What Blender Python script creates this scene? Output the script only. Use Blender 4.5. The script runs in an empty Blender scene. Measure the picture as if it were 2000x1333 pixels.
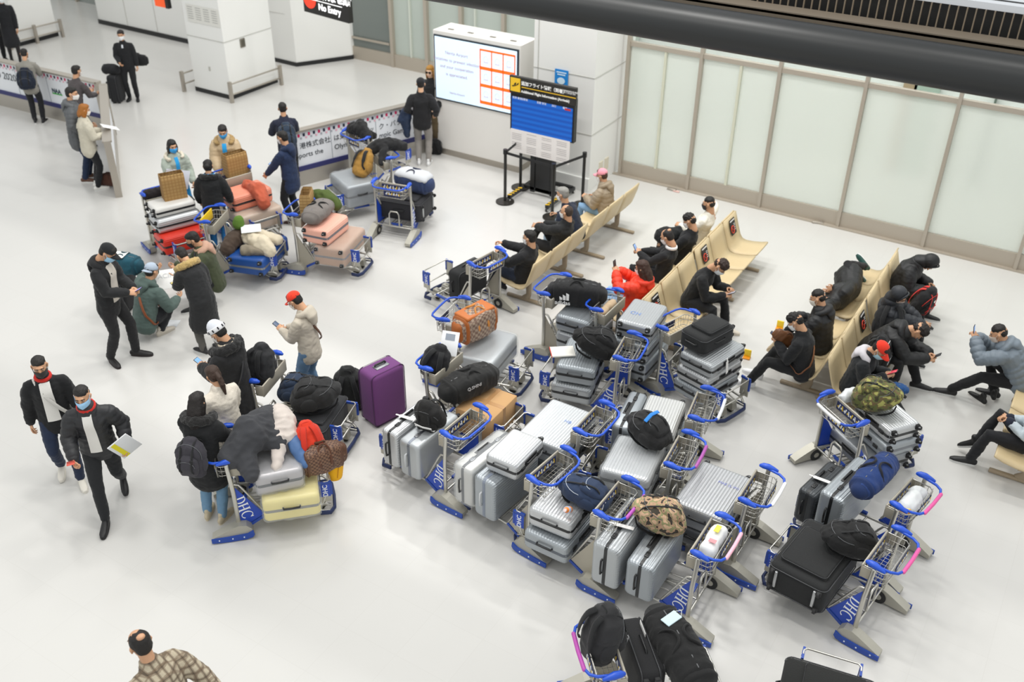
import bpy, bmesh, math, random
import numpy as np
from mathutils import Vector, Matrix, Euler, noise
random.seed(7)
C = bpy.context.scene.collection
PI = math.pi
# ------------------------------------------------------------------ camera
CAM_H = 7.6
F_PX, PITCH, ROLL, YAW = 1925.585, 0.569811, 0.0120892, -0.549988
cp_, sp_, cy_, sy_ = math.cos(PITCH), math.sin(PITCH), math.cos(YAW), math.sin(YAW)
W_ = np.array([cp_*sy_, cp_*cy_, -sp_]); r0_ = np.array([cy_, -sy_, 0.0]); u0_ = np.cross(r0_, W_)
R_ = r0_*math.cos(ROLL)+u0_*math.sin(ROLL); U_ = -r0_*math.sin(ROLL)+u0_*math.cos(ROLL)
cam = bpy.data.objects.new('camera', bpy.data.cameras.new('camera')); C.objects.link(cam)
cam.matrix_world = Matrix(((R_[0], U_[0], -W_[0], 0), (R_[1], U_[1], -W_[1], 0), (R_[2], U_[2], -W_[2], CAM_H), (0, 0, 0, 1)))
cam.data.sensor_width = 36.0; cam.data.lens = F_PX/2000*36; cam.data.clip_start = .1; cam.data.clip_end = 200
cam.data.dof.use_dof = True; cam.data.dof.focus_distance = 9.8; cam.data.dof.aperture_fstop = 1.3
bpy.context.scene.camera = cam
def G(px, py, z=0.0):
    """floor point (or the point at height z) seen at a pixel of the 2000x1333 photograph"""
    d = W_*F_PX+R_*(px-1000)-U_*(py-666.5); t = (z-CAM_H)/d[2]
    return Vector((d[0]*t, d[1]*t, z))
# ------------------------------------------------------------------ light
world = bpy.data.worlds.new('world'); bpy.context.scene.world = world; world.use_nodes = True
bg = world.node_tree.nodes['Background']; bg.inputs[0].default_value = (.98, 1.0, .99, 1); bg.inputs[1].default_value = .84
vs = bpy.context.scene.view_settings; vs.view_transform = 'Standard'; vs.look = 'None'; vs.gamma = 1; vs.use_curve_mapping = False; vs.exposure = 0.07
def area(x, y, z, sx, sy, p, col=(1, .985, .95)):
    l = bpy.data.lights.new('ceiling_lamp', 'AREA'); l.shape = 'RECTANGLE'; l.size = sx; l.size_y = sy; l.energy = p; l.color = col
    o = bpy.data.objects.new('ceiling_lamp', l); C.objects.link(o); o.location = (x, y, z); return o
for lx in (-21, -17, -13, -9, -5, -1, 3):
    for ly in (2.5, 7, 11.5, 16):
        r2 = (lx+6.5)**2*.8+(ly-10)**2
        area(lx, ly, 11.0, 1.6, .5, (6+215*math.exp(-r2/62))*(.06 if lx < -11 and ly < 12 else .4 if lx > -3 else 1)+(45 if ly > 15 else 0))
area(-2.5, 18.0, 4.0, 9, 1.6, 60)
# ------------------------------------------------------------------ materials
def lin(h):
    if isinstance(h, tuple): return h
    h = h.lstrip('#'); v = [int(h[i:i+2], 16)/255 for i in (0, 2, 4)]
    return tuple((c/12.92 if c <= .04045 else ((c+.055)/1.055)**2.4) for c in v)
_M = {}
def mat(kind, col, **k):
    key = (kind, col, tuple(sorted(k.items())))
    if key in _M: return _M[key]
    m = bpy.data.materials.new(kind+'_'+str(col).strip('#')); m.use_nodes = True; nt = m.node_tree; b = nt.nodes['Principled BSDF']
    c = lin(col); b.inputs['Base Color'].default_value = (*c, 1)
    ro, me, bump, sc = .6, 0, 0, 60
    if kind == 'cloth': ro, bump, sc = .9, .25, 90; b.inputs['Sheen Weight'].default_value = .08
    if kind == 'puff': ro, bump, sc = .55, .12, 40
    if kind == 'knit': ro, bump, sc = .95, .6, 120
    if kind == 'fur': ro, bump, sc = .95, 1., 70; b.inputs['Sheen Weight'].default_value = .2
    if kind == 'skin': ro = .55; b.inputs['Subsurface Weight'].default_value = .06; b.inputs['Subsurface Radius'].default_value = (.02, .01, .005)
    if kind == 'hair': ro, bump, sc = .6, .6, 90
    if kind == 'metal': ro, me = .38, .9
    if kind == 'steel': ro, me, bump, sc = .42, .75, .02, 30
    if kind == 'plastic': ro = .38
    if kind == 'rubber': ro = .75
    if kind == 'paint': ro = .5
    if kind == 'case': ro, me = .36, .55
    if kind == 'leather': ro, bump, sc = .5, .1, 60
    if kind == 'paper': ro = .85
    if kind == 'glossy': ro = .2
    b.inputs['Roughness'].default_value = k.get('ro', ro); b.inputs['Metallic'].default_value = k.get('me', me)
    if kind == 'film':
        b.inputs['Roughness'].default_value = .18; b.inputs['Alpha'].default_value = .22; bump, sc = 1., 16
    if kind == 'screen':
        b.inputs['Emission Color'].default_value = (*c, 1); b.inputs['Emission Strength'].default_value = k.get('em', .8); b.inputs['Roughness'].default_value = .3
    if bump:
        tc = nt.nodes.new('ShaderNodeTexCoord'); nz = nt.nodes.new('ShaderNodeTexNoise'); nz.inputs['Scale'].default_value = sc; nz.inputs['Detail'].default_value = 3
        bp = nt.nodes.new('ShaderNodeBump'); bp.inputs['Strength'].default_value = bump; bp.inputs['Distance'].default_value = .01
        nt.links.new(tc.outputs['Object'], nz.inputs['Vector']); nt.links.new(nz.outputs[0], bp.inputs['Height']); nt.links.new(bp.outputs[0], b.inputs['Normal'])
    def tex_ramp(stops, node, out=0, const=True):
        r = nt.nodes.new('ShaderNodeValToRGB'); r.color_ramp.interpolation = 'CONSTANT' if const else 'LINEAR'
        el = r.color_ramp.elements
        while len(el) > 1: el.remove(el[0])
        el[0].position = stops[0][0]; el[0].color = (*lin(stops[0][1]), 1)
        for p, cc in stops[1:]: e = el.new(p); e.color = (*lin(cc), 1)
        nt.links.new(node.outputs[out], r.inputs[0]); nt.links.new(r.outputs[0], b.inputs['Base Color']); return r
    if 'camo' in k:
        tc = nt.nodes.new('ShaderNodeTexCoord'); nz = nt.nodes.new('ShaderNodeTexNoise'); nz.inputs['Scale'].default_value = 14; nz.inputs['Detail'].default_value = 1.5
        nt.links.new(tc.outputs['Object'], nz.inputs['Vector'])
        p = k['camo'].split()
        tex_ramp([(0, p[0]), (.42, p[1]), (.5, p[2]), (.58, p[3])], nz)
    if 'check' in k:      # woven check: crossing stripes
        p = k['check'].split(); sc_ = k.get('cs', 4.0)
        tc = nt.nodes.new('ShaderNodeTexCoord'); prev = None
        for ax, mul, th, cc in (('X', 1, .62, p[1]), ('Z', 1, .62, p[1]), ('X', 1.0, .95, p[2]), ('Z', 1.0, .95, p[2]), ('Y', .8, .9, p[1])):
            w = nt.nodes.new('ShaderNodeTexWave'); w.wave_type = 'BANDS'; w.bands_direction = ax; w.wave_profile = 'SIN'; w.inputs['Scale'].default_value = sc_*mul
            nt.links.new(tc.outputs['Object'], w.inputs['Vector'])
            g = nt.nodes.new('ShaderNodeMath'); g.operation = 'GREATER_THAN'; g.inputs[1].default_value = th; nt.links.new(w.outputs[1], g.inputs[0])
            h = nt.nodes.new('ShaderNodeMath'); h.operation = 'MULTIPLY'; h.inputs[1].default_value = .55; nt.links.new(g.outputs[0], h.inputs[0])
            mx = nt.nodes.new('ShaderNodeMixRGB'); nt.links.new(h.outputs[0], mx.inputs[0]); mx.inputs[2].default_value = (*lin(cc), 1)
            if prev is None: mx.inputs[1].default_value = (*lin(p[0]), 1)
            else: nt.links.new(prev.outputs[0], mx.inputs[1])
            prev = mx
        nt.links.new(prev.outputs[0], b.inputs['Base Color'])
    if 'mono' in k:       # small repeated marks
        p = k['mono'].split(); s = k.get('cs', 25.0)
        tc = nt.nodes.new('ShaderNodeTexCoord'); ck = nt.nodes.new('ShaderNodeTexChecker'); ck.inputs['Scale'].default_value = s
        ck.inputs['Color1'].default_value = (*lin(p[0]), 1); ck.inputs['Color2'].default_value = (*lin(p[1]), 1)
        nt.links.new(tc.outputs['Object'], ck.inputs['Vector']); nt.links.new(ck.outputs[0], b.inputs['Base Color'])
    _M[key] = m; return m
# ------------------------------------------------------------------ mesh helpers
class MB:
    def __init__(s): s.v = []; s.f = []; s.mi = []; s.sm = []; s.n = 0
    def add(s, V, F, mi=0, smooth=True):
        V = np.asarray(V, float).reshape(-1, 3); s.v.append(V)
        for f in F: s.f.append([i+s.n for i in f]); s.mi.append(mi); s.sm.append(smooth)
        s.n += len(V); return s
    def verts(s): return np.concatenate(s.v) if s.v else np.zeros((0, 3))
    def mesh(s, name, mats):
        me = bpy.data.meshes.new(name); me.from_pydata([tuple(x) for x in s.verts()], [], s.f)
        for m in (mats if isinstance(mats, (list, tuple)) else [mats]): me.materials.append(m)
        me.polygons.foreach_set('material_index', s.mi); me.polygons.foreach_set('use_smooth', s.sm); me.update(); return me
    def xf(s, M):
        M = np.array(M); s.v = [v@M[:3, :3].T+M[:3, 3] for v in s.v]
        if np.linalg.det(M[:3, :3]) < 0: s.f = [f[::-1] for f in s.f]
        return s
    def join(s, o, mi=None):
        for v in o.v: s.v.append(v)
        for f, m, q in zip(o.f, o.mi, o.sm): s.f.append([i+s.n for i in f]); s.mi.append(m if mi is None else mi); s.sm.append(q)
        s.n += o.n; return s
    def box(s, c, d, R=None, mi=0, taper=1.0):
        hx, hy, hz = d[0]/2, d[1]/2, d[2]/2
        V = np.array([[x*(taper if z > 0 else 1), y*(taper if z > 0 else 1), z] for x in (-hx, hx) for y in (-hy, hy) for z in (-hz, hz)])
        if R is not None: V = V@np.array(R).T
        V = V+np.array(c)
        return s.add(V, [(0, 1, 3, 2), (4, 6, 7, 5), (0, 4, 5, 1), (2, 3, 7, 6), (0, 2, 6, 4), (1, 5, 7, 3)], mi, False)
    def rbox(s, c, d, r=.02, seg=2, mi=0, M=None):
        bm = bmesh.new(); bmesh.ops.create_cube(bm, size=1.0)
        for v in bm.verts: v.co = Vector((v.co.x*d[0], v.co.y*d[1], v.co.z*d[2]))
        bmesh.ops.bevel(bm, geom=bm.edges[:], offset=min(r, min(d)*.49), segments=seg, profile=.5, affect='EDGES')
        V = np.array([tuple(v.co) for v in bm.verts]); bm.verts.index_update(); F = [[v.index for v in f.verts] for f in bm.faces]; bm.free()
        if M is not None: V = V@np.array(M)[:3, :3].T
        return s.add(V+np.array(c), F, mi, True)
    def loft(s, path, rad, side=(1, 0, 0), n=12, caps=True, mi=0, closed=False, flat=False, power=1.0):
        P = [np.array(p, float) for p in path]; m = len(P); rad = [(r, r) if not isinstance(r, (tuple, list)) else r for r in rad]
        side = np.array(side, float); rings = []
        prev = None
        for i in range(m):
            if closed: t = P[(i+1) % m]-P[i-1]
            else: t = P[min(i+1, m-1)]-P[max(i-1, 0)]
            t = t/(np.linalg.norm(t)+1e-9)
            ref = side if prev is None else prev
            a = ref-t*(ref@t)
            if np.linalg.norm(a) < 1e-3:
                ref = np.array([0, 1., 0]) if abs(t[1]) < .9 else np.array([0, 0, 1.]); a = ref-t*(ref@t)
            a /= np.linalg.norm(a); prev = a; bb = np.cross(t, a)
            rings.append((P[i], t, a, bb, rad[i]))
        R = []
        if caps and not flat:
            p, t, a, bb, r = rings[0]; q = min(r)
            R += [(p-t*q*.85, t, a, bb, (r[0]-q*.55, r[1]-q*.55)), (p-t*q*.5, t, a, bb, (r[0]-q*.15, r[1]-q*.15))]
        R += rings
        if caps and not flat:
            p, t, a, bb, r = rings[-1]; q = min(r)
            R += [(p+t*q*.5, t, a, bb, (r[0]-q*.15, r[1]-q*.15)), (p+t*q*.85, t, a, bb, (r[0]-q*.55, r[1]-q*.55))]
        V = []; th = [2*PI*k/n for k in range(n)]
        sg = lambda x: math.copysign(abs(x)**power, x)
        for p, t, a, bb, r in R:
            for k in th: V.append(p+a*sg(math.cos(k))*r[0]+bb*sg(math.sin(k))*r[1])
        F = []; M_ = len(R)
        for i in range(M_ if closed else M_-1):
            j = (i+1) % M_
            for k in range(n): F.append((i*n+k, i*n+(k+1) % n, j*n+(k+1) % n, j*n+k))
        if caps and not closed: F.append(tuple(range(n))[::-1]); F.append(tuple(range((M_-1)*n, M_*n)))
        return s.add(V, F, mi)
    def tube(s, path, r, n=8, mi=0, closed=False): return s.loft(path, [r]*len(path), n=n, mi=mi, closed=closed)
    def ell(s, c, r, M=None, mi=0, n=14, m=9):
        V = [(0, 0, -1)]+[(math.cos(2*PI*j/n)*math.cos(p), math.sin(2*PI*j/n)*math.cos(p), math.sin(p)) for p in [(-.5+(i+1)/(m+1))*PI for i in range(m)] for j in range(n)]+[(0, 0, 1)]
        V = np.array(V)*np.array(r)
        if M is not None: V = V@np.array(M)[:3, :3].T
        F = [(0, 1+(j+1) % n, 1+j) for j in range(n)]+[(1+i*n+j, 1+i*n+(j+1) % n, 1+(i+1)*n+(j+1) % n, 1+(i+1)*n+j) for i in range(m-1) for j in range(n)]+[(1+(m-1)*n+j, 1+(m-1)*n+(j+1) % n, 1+m*n) for j in range(n)]
        return s.add(V+np.array(c), F, mi)
    def cyl(s, c, r, h, axis='z', n=20, mi=0, r2=None):
        r2 = r if r2 is None else r2
        V = [(math.cos(2*PI*k/n)*q, math.sin(2*PI*k/n)*q, z) for q, z in ((r, -h/2), (r2, h/2)) for k in range(n)]
        V = np.array(V)
        if axis == 'x': V = V[:, [2, 0, 1]]
        if axis == 'y': V = V[:, [1, 2, 0]]
        F = [(k, (k+1) % n, n+(k+1) % n, n+k) for k in range(n)]
        s.add(V+np.array(c), F, mi); s.add(V+np.array(c), [tuple(range(n))[::-1], tuple(range(n, 2*n))], mi, False); return s
    def prism(s, pts, z0, z1, M=None, mi=0):
        n = len(pts); V = np.array([(x, y, z) for z in (z0, z1) for x, y in pts], float)
        if M is not None: M = np.array(M); V = V@M[:3, :3].T+M[:3, 3]
        F = [tuple(range(n))[::-1], tuple(range(n, 2*n))]+[(k, (k+1) % n, n+(k+1) % n, n+k) for k in range(n)]
        return s.add(V, F, mi, False)
def arc(c, r, a0, a1, n, ax=(0, 1), z=0):
    o = []
    for i in range(n+1):
        a = math.radians(a0+(a1-a0)*i/n); p = [z, z, z]
        p[ax[0]] = c[0]+r*math.cos(a); p[ax[1]] = c[1]+r*math.sin(a); o.append(tuple(p))
    return o
def crv(P, n=4):
    """smooth curve through the points"""
    P = [np.array(p, float) for p in P]; P = [2*P[0]-P[1]]+P+[2*P[-1]-P[-2]]; o = []
    for i in range(1, len(P)-2):
        for k in range(n):
            t = k/n; o.append(.5*((2*P[i])+(P[i+1]-P[i-1])*t+(2*P[i-1]-5*P[i]+4*P[i+1]-P[i+2])*t*t+(3*P[i]-P[i-1]-3*P[i+1]+P[i+2])*t**3))
    o.append(P[-2]); return o
_tmpn = [0]
def remesh(mb, vox, smooth=3, fac=.5):
    me = mb.mesh('tmp', []); o = bpy.data.objects.new('tmp', me); C.objects.link(o)
    r = o.modifiers.new('r', 'REMESH'); r.mode = 'VOXEL'; r.voxel_size = vox; r.use_smooth_shade = True
    if smooth: q = o.modifiers.new('s', 'SMOOTH'); q.factor = fac; q.iterations = smooth
    dg = bpy.context.evaluated_depsgraph_get(); ev = o.evaluated_get(dg); m2 = ev.to_mesh()
    V = np.empty(len(m2.vertices)*3); m2.vertices.foreach_get('co', V); V = V.reshape(-1, 3)
    N = np.empty(len(m2.vertices)*3); m2.vertices.foreach_get('normal', N); N = N.reshape(-1, 3)
    L = np.empty(len(m2.loops), int); m2.loops.foreach_get('vertex_index', L); st = np.empty(len(m2.polygons), int); m2.polygons.foreach_get('loop_start', st)
    F = [list(map(int, f)) for f in np.split(L, st[1:])]
    ev.to_mesh_clear(); bpy.data.objects.remove(o); bpy.data.meshes.remove(me)
    out = MB(); out.add(V, F); out.N = N; return out
def wrinkle(mb, amp, freq, seed=0, stretch=(1, 1, 1)):
    V = mb.v[0]; N = mb.N; d = np.array([noise.noise(Vector((p[0]*freq*stretch[0]+seed, p[1]*freq*stretch[1], p[2]*freq*stretch[2]))) for p in V])
    d = 1-2*np.abs(d)**.7 if amp < 0 else d
    mb.v[0] = V+N*(d*abs(amp))[:, None]; return mb
def tag(o, label=None, cat=None, group=None, kind=None):
    if label: o['label'] = label
    if cat: o['category'] = cat
    if group: o['group'] = group
    if kind: o['kind'] = kind
    return o
def ob(name, me, parent=None, label=None):
    o = bpy.data.objects.new(name, me); C.objects.link(o)
    if parent is not None: o.parent = parent
    if label: o['label'] = label
    return o
def root(name, M, label, cat, group=None):
    o = bpy.data.objects.new(name, None); C.objects.link(o); o.empty_display_size = .1; o.matrix_world = M
    return tag(o, label, cat, group)
def struct(name, mb, m): return tag(ob(name, mb.mesh(name, m)), kind='structure')
_MC = {}
def cm(key, fn):
    if key not in _MC: _MC[key] = fn()
    return _MC[key]
def TR(x, y, z, yaw=0.0, rx=0.0, ry=0.0): return Matrix.Translation((x, y, z))@Matrix.Rotation(yaw, 4, 'Z')@Matrix.Rotation(ry, 4, 'Y')@Matrix.Rotation(rx, 4, 'X')
def text_mesh(s, size, m, align='LEFT', bold=0.0, thick=.0015):
    def mk():
        cu = bpy.data.curves.new('txt', 'FONT'); cu.body = s; cu.size = size; cu.align_x = align; cu.extrude = thick; cu.offset = bold; cu.resolution_u = 3
        o = bpy.data.objects.new('txt', cu); C.objects.link(o); dg = bpy.context.evaluated_depsgraph_get()
        me = bpy.data.meshes.new_from_object(o.evaluated_get(dg)); bpy.data.objects.remove(o); me.materials.clear(); me.materials.append(m)
        for p in me.polygons: p.material_index = 0
        return me
    return cm(('txt', s, size, m.name, align, bold), mk)
def text(name, s, size, m, M, parent=None, **k):
    o = ob(name, text_mesh(s, size, m, **k), parent); o.matrix_local = M; return o
FRONT = Matrix(((1, 0, 0, 0), (0, 0, -1, 0), (0, 1, 0, 0), (0, 0, 0, 1)))    # text standing up and facing -y
# ================================================================== the setting
WHITE = mat('paint', '#e9e9e6'); STEEL = mat('steel', '#b3aca2'); BEIGEST = mat('steel', '#b0a596', me=.35, ro=.45); BLACK = mat('plastic', '#17181a')
fm = bpy.data.materials.new('floor_tile'); fm.use_nodes = True; nt = fm.node_tree; b = nt.nodes['Principled BSDF']
tc = nt.nodes.new('ShaderNodeTexCoord'); br = nt.nodes.new('ShaderNodeTexBrick'); br.offset = 0; br.inputs['Scale'].default_value = 1.0
br.inputs['Brick Width'].default_value = .6; br.inputs['Row Height'].default_value = .6; br.inputs['Mortar Size'].default_value = .0035; br.inputs['Mortar Smooth'].default_value = .3
br.inputs['Color1'].default_value = (.61, .60, .578, 1); br.inputs['Color2'].default_value = (.602, .592, .57, 1); br.inputs['Mortar'].default_value = (.585, .573, .55, 1)
nt.links.new(tc.outputs['Object'], br.inputs['Vector']); nt.links.new(br.outputs[0], b.inputs['Base Color'])
nz = nt.nodes.new('ShaderNodeTexNoise'); nz.inputs['Scale'].default_value = 2.2; nz.inputs['Detail'].default_value = 4; nt.links.new(tc.outputs['Object'], nz.inputs['Vector'])
mr = nt.nodes.new('ShaderNodeMapRange'); mr.inputs['To Min'].default_value = .16; mr.inputs['To Max'].default_value = .28; nt.links.new(nz.outputs[0], mr.inputs[0]); nt.links.new(mr.outputs[0], b.inputs['Roughness'])
bp = nt.nodes.new('ShaderNodeBump'); bp.inputs['Strength'].default_value = .05; bp.inputs['Distance'].default_value = .02; nz2 = nt.nodes.new('ShaderNodeTexNoise'); nz2.inputs['Scale'].default_value = 1.6
nt.links.new(tc.outputs['Object'], nz2.inputs['Vector']); nt.links.new(nz2.outputs[0], bp.inputs['Height']); nt.links.new(bp.outputs[0], b.inputs['Normal'])
b.inputs['Specular IOR Level'].default_value = .42
m = MB(); m.box((-12, 13, -.1), (60, 40, .2)); struct('floor', m, fm)
def joint(mb, c, d): mb.box(c, d)
JM = mat('paint', '#b9b8b2')
# right column
m = MB(); m.box((-8.37, 16.1, 2.6), (1.25, 1.58, 5.2)); m.box((-8.37, 15.29, .13), (1.27, .06, .26)); struct('wall_column', m, WHITE)
m = MB()
for z in (1.1, 2.15): m.box((-8.37, 15.305, z), (1.25, .012, .012)); m.box((-7.74, 16.1, z), (.012, 1.58, .012))
m.box((-8.9, 15.305, 2.6), (.012, .012, 5.2)); struct('trim_1', m, JM)
# vents low on the column's side
for i, yy in enumerate((15.75, 15.98)):
    m = MB(); m.box((-7.735, yy, .33), (.02, .14, .24)); o = struct('trim_%d' % (i+2), m, mat('paint', '#d9d2c0'))
# glass wall
XS = [-7.62, -6.21, -4.80, -3.36, -1.92, -.46, 1.0, 2.5]; YG = 16.4
gm = bpy.data.materials.new('frosted_glass'); gm.use_nodes = True; nt = gm.node_tree; b = nt.nodes['Principled BSDF']
b.inputs['Base Color'].default_value = (.88, .92, .87, 1); b.inputs['Roughness'].default_value = .28; b.inputs['Transmission Weight'].default_value = .45; b.inputs['IOR'].default_value = 1.2
gm2 = bpy.data.materials.new('clear_glass'); gm2.use_nodes = True; b = gm2.node_tree.nodes['Principled BSDF']
b.inputs['Base Color'].default_value = (.9, .95, .93, 1); b.inputs['Roughness'].default_value = .03; b.inputs['Transmission Weight'].default_value = 1; b.inputs['IOR'].default_value = 1.05
FR = mat('steel', '#b6ada0', me=.4, ro=.45)
for i in range(7):
    x0, x1 = XS[i], XS[i+1]; w = x1-x0; cx = (x0+x1)/2; nm = ('door_%d' if i < 2 else 'window_%d') % (i+1)
    m = MB(); m.box((cx, YG+.02, 1.39), (w-.06, .015, 2.22)); o = struct(nm, m, gm)
    m = MB(); m.box((cx, YG, .14), (w-.03, .06, .28)); ob('kick_panel', m.mesh('kick_panel', FR), o)
    m = MB(); m.box((cx, YG, 2.54), (w-.03, .09, .08)); ob('transom_rail', m.mesh('transom_rail', FR), o)
    m = MB(); m.box((cx, YG+.02, 3.4), (w-.06, .015, 1.62)); ob('upper_pane', m.mesh('upper_pane', gm2), o)
    m = MB(); m.box((x0, YG-.01, 2.6), (.055, .12, 5.2)); ob('mullion', m.mesh('mullion', FR), o)
    if i < 2:
        m = MB(); m.box((cx+.02, YG-.01, 1.39), (.045, .05, 2.22)); ob('meeting_stile', m.mesh('meeting_stile', mat('paint', '#cfd0bd')), o)
m = MB(); m.box((-2.9, YG-.07, .012), (10.8, .08, .024)); struct('trim_4', m, FR)
# room beyond the glass
m = MB(); m.box((-2, 19.6, 2), (14, .1, 4.2)); struct('wall_back', m, mat('paint', '#dcdedb'))
for i, (xx, cc, ww) in enumerate(((-3.2, '#a08c72', .25), (-2.9, '#9fb0a4', .45), (-.4, '#a08c72', .22), (-1.7, '#5d6a60', .03))):
    m = MB(); m.box((xx, 19.5, 1.9), (ww, .12, 3.8)); struct('trim_%d' % (5+i), m, mat('paint', cc))
# far left: glazing, chamfered wall, long wall, columns
DG = mat('glossy', '#7f8783')
m = MB(); m.box((-12.95, 19.45, 1.55), (8.2, .05, 2.6)); o = struct('window_8', m, mat('paint', '#b4bdb6', ro=.15))
m = MB(); m.box((-12.95, 19.4, .16), (8.2, .1, .32)); ob('kick_panel', m.mesh('kick_panel', FR), o)
m = MB(); m.box((-12.95, 19.4, 1.62), (4.6, .1, .06)) if 0 else m.box((-11.2, 19.4, 2.1), (4.4, .1, .1)); ob('rail', m.mesh('rail', FR), o)
for x in (-17.0, -15.46, -14.4, -13.38, -12.2, -11.0, -9.6):
    m = MB(); m.box((x, 19.38, 1.6), (.09, .12, 3.2)); ob('mullion', m.mesh('mullion', FR), o)
for x in (-14.9, -13.0): m = MB(); m.box((x, 19.4, 1.5), (.04, .06, 2.6)); ob('meeting_stile', m.mesh('meeting_stile', mat('paint', '#c9cec4')), o)
m = MB(); m.box((-16.25, 19.42, 1.5), (1.4, .02, 2.5)); ob('dark_pane', m.mesh('dark_pane', mat('glossy', '#767d7a')), o)
m = MB(); m.box((-16.25, 19.36, .55), (1.4, .04, .05)); ob('hand_rail', m.mesh('hand_rail', FR), o)
m = MB(); m.prism([(-18.4, 18.06), (-17.49, 18.04), (-16.75, 19.3), (-16.75, 20), (-18.4, 20)], 0, 3.6); struct('wall_corner', m, WHITE)
m = MB(); m.prism([(-18.43, 18.04), (-17.48, 18.02), (-16.72, 19.3), (-16.75, 19.4), (-17.5, 18.2), (-18.4, 18.2)], 0, .1); struct('baseboard_corner', m, BLACK)
m = MB(); m.box((-21.6, 19.0, 1.8), (6.45, 2.1, 3.6)); struct('wall_left', m, WHITE)
m = MB(); m.box((-21.6, 17.94, .06), (6.47, .03, .12)); struct('baseboard_left', m, BLACK)
m = MB()
for x in (-23.6, -22.4, -21.2, -20, -18.9): m.box((x, 17.945, 1.8), (.01, .012, 3.6))
m.box((-17.95, 18.05, 1.25), (.92, .01, .01)); struct('trim_10', m, JM)
m = MB(); m.box((-27.5, 19.3, 1.3), (5, .1, 2.6)); o = struct('window_9', m, mat('paint', '#8e9490', ro=.2))
for x in (-28.3, -27.4, -26.4): mm = MB(); mm.box((x, 19.2, 1.3), (.06, .1, 2.6)); ob('mullion', mm.mesh('mullion', FR), o)
m = MB(); m.box((-17.6, 16.1, 2.2), (1.15, 1.5, 4.4)); struct('wall_middle_column', m, WHITE)
m = MB(); m.box((-17.6, 16.1, .05), (1.17, 1.52, .10)); struct('baseboard_middle_column', m, BLACK)
m = MB(); m.box((-17.6, 15.345, 1.3), (1.15, .012, .012)); m.box((-17.02, 16.1, 1.3), (.012, 1.5, .012)); m.box((-17.02, 16.1, 2.5), (.012, 1.5, .012)); struct('trim_11', m, JM)
m = MB(); m.box((-25.5, 15.9, 2), (1.6, 1.2, 4)); struct('wall_far_column', m, WHITE)
m = MB(); m.box((-25.5, 15.9, .05), (1.62, 1.22, .10)); struct('baseboard_far_column', m, BLACK)
# fittings on the middle column
m = MB(); m.box((-17.55, 15.34, 1.82), (1.0, .008, .38)); o = tag(ob('notice_sheet', m.mesh('notice_sheet', mat('paper', '#dcdbd5'))), 'pale notice sheet of faint small print on the white column behind the attendant', 'notice')
m = MB()
for i in range(4):
    for j in range(6): m.box((-17.93+i*.25, 15.333, 1.96-j*.05), (.16, .004, .012))
ob('print_lines', m.mesh('print_lines', mat('paper', '#a9a9a6')), o)
m = MB(); m.rbox((-17.015, 15.9, 1.17), (.03, .15, .2), .01); o = tag(ob('wall_box', m.mesh('wall_box', mat('steel', '#8b867c'))), 'small grey metal box on the white column face', 'fixture'); m = MB(); m.box((-16.997, 15.9, 1.17), (.006, .1, .14)); ob('cover', m.mesh('cover', mat('steel', '#6d6960')), o)
m = MB(); m.rbox((-17.6, 15.34, .62), (.04, .02, .1), .004); o = tag(ob('wall_socket', m.mesh('wall_socket', mat('plastic', '#b9b7b0'))), 'tiny pale socket plate low on the white column', 'socket')
# tube guards round the columns
def guard(pts, label, h=.48):
    o = root('column_guard', Matrix.Translation(G(*pts[0]) if len(pts[0]) == 2 and pts[0][0] > 0 else Vector((*pts[0], 0))), label, 'guard rail')
    P = [Vector((*p, 0))-o.location for p in pts]
    for p in P: m = MB(); m.box((p.x, p.y, h/2), (.07, .07, h)); ob('post', m.mesh('post', STEEL), o)
    for z in (h-.06, h-.3):
        m = MB()
        for a, b2 in zip(P, P[1:]): m.tube([(a.x, a.y, z), (b2.x, b2.y, z)], .02)
        ob('rail', m.mesh('rail', STEEL), o)
    return o
guard([(-16.86, 15.2), (-16.8, 16.75)], 'steel tube guard rail on the right flank of the middle white column')
guard([(-18.35, 15.15), (-18.35, 15.75)], 'short steel guard rail at the left flank of the middle white column')
guard([(-24.6, 15.0), (-24.55, 15.75), (-24.5, 16.5)], 'steel guard rail beside the white column behind the attendant in a skirt')
# display cabinet
CAB = root('display_cabinet', TR(-10.28, 15.35, 0), 'tall white cabinet with a lit wall screen thanking travellers', 'display')
m = MB(); m.box((0, .3, 1.23), (1.96, .6, 2.46)); ob('cabinet', m.mesh('cabinet', mat('paint', '#e8e5e0')), CAB)
m = MB(); m.box((0, .29, .06), (1.97, .6, .12)); ob('plinth', m.mesh('plinth', STEEL), CAB)
m = MB(); m.box((0, -.012, 1.765), (1.9, .03, 1.25)); ob('bezel', m.mesh('bezel', mat('plastic', '#23303a')), CAB)
scr = ob('screen', (lambda q: q.mesh('screen', mat('screen', '#d3e6f8', em=.55)))(MB().box((0, -.03, 1.765), (1.84, .012, 1.19))), CAB)
m = MB()
OX = .5
m.box((OX, -.038, 2.27), (.78, .006, .035)); m.box((OX, -.038, 1.93), (.78, .006, .06)); m.box((OX, -.038, 1.6), (.78, .006, .06)); m.box((OX, -.038, 1.27), (.78, .006, .06))
for k in range(4): m.box((OX-.38+k*.2533, -.038, 1.76), (.022, .006, 1.03))
ob('orange_grid', m.mesh('orange_grid', mat('screen', '#ff6a1c', em=.5)), scr)
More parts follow.
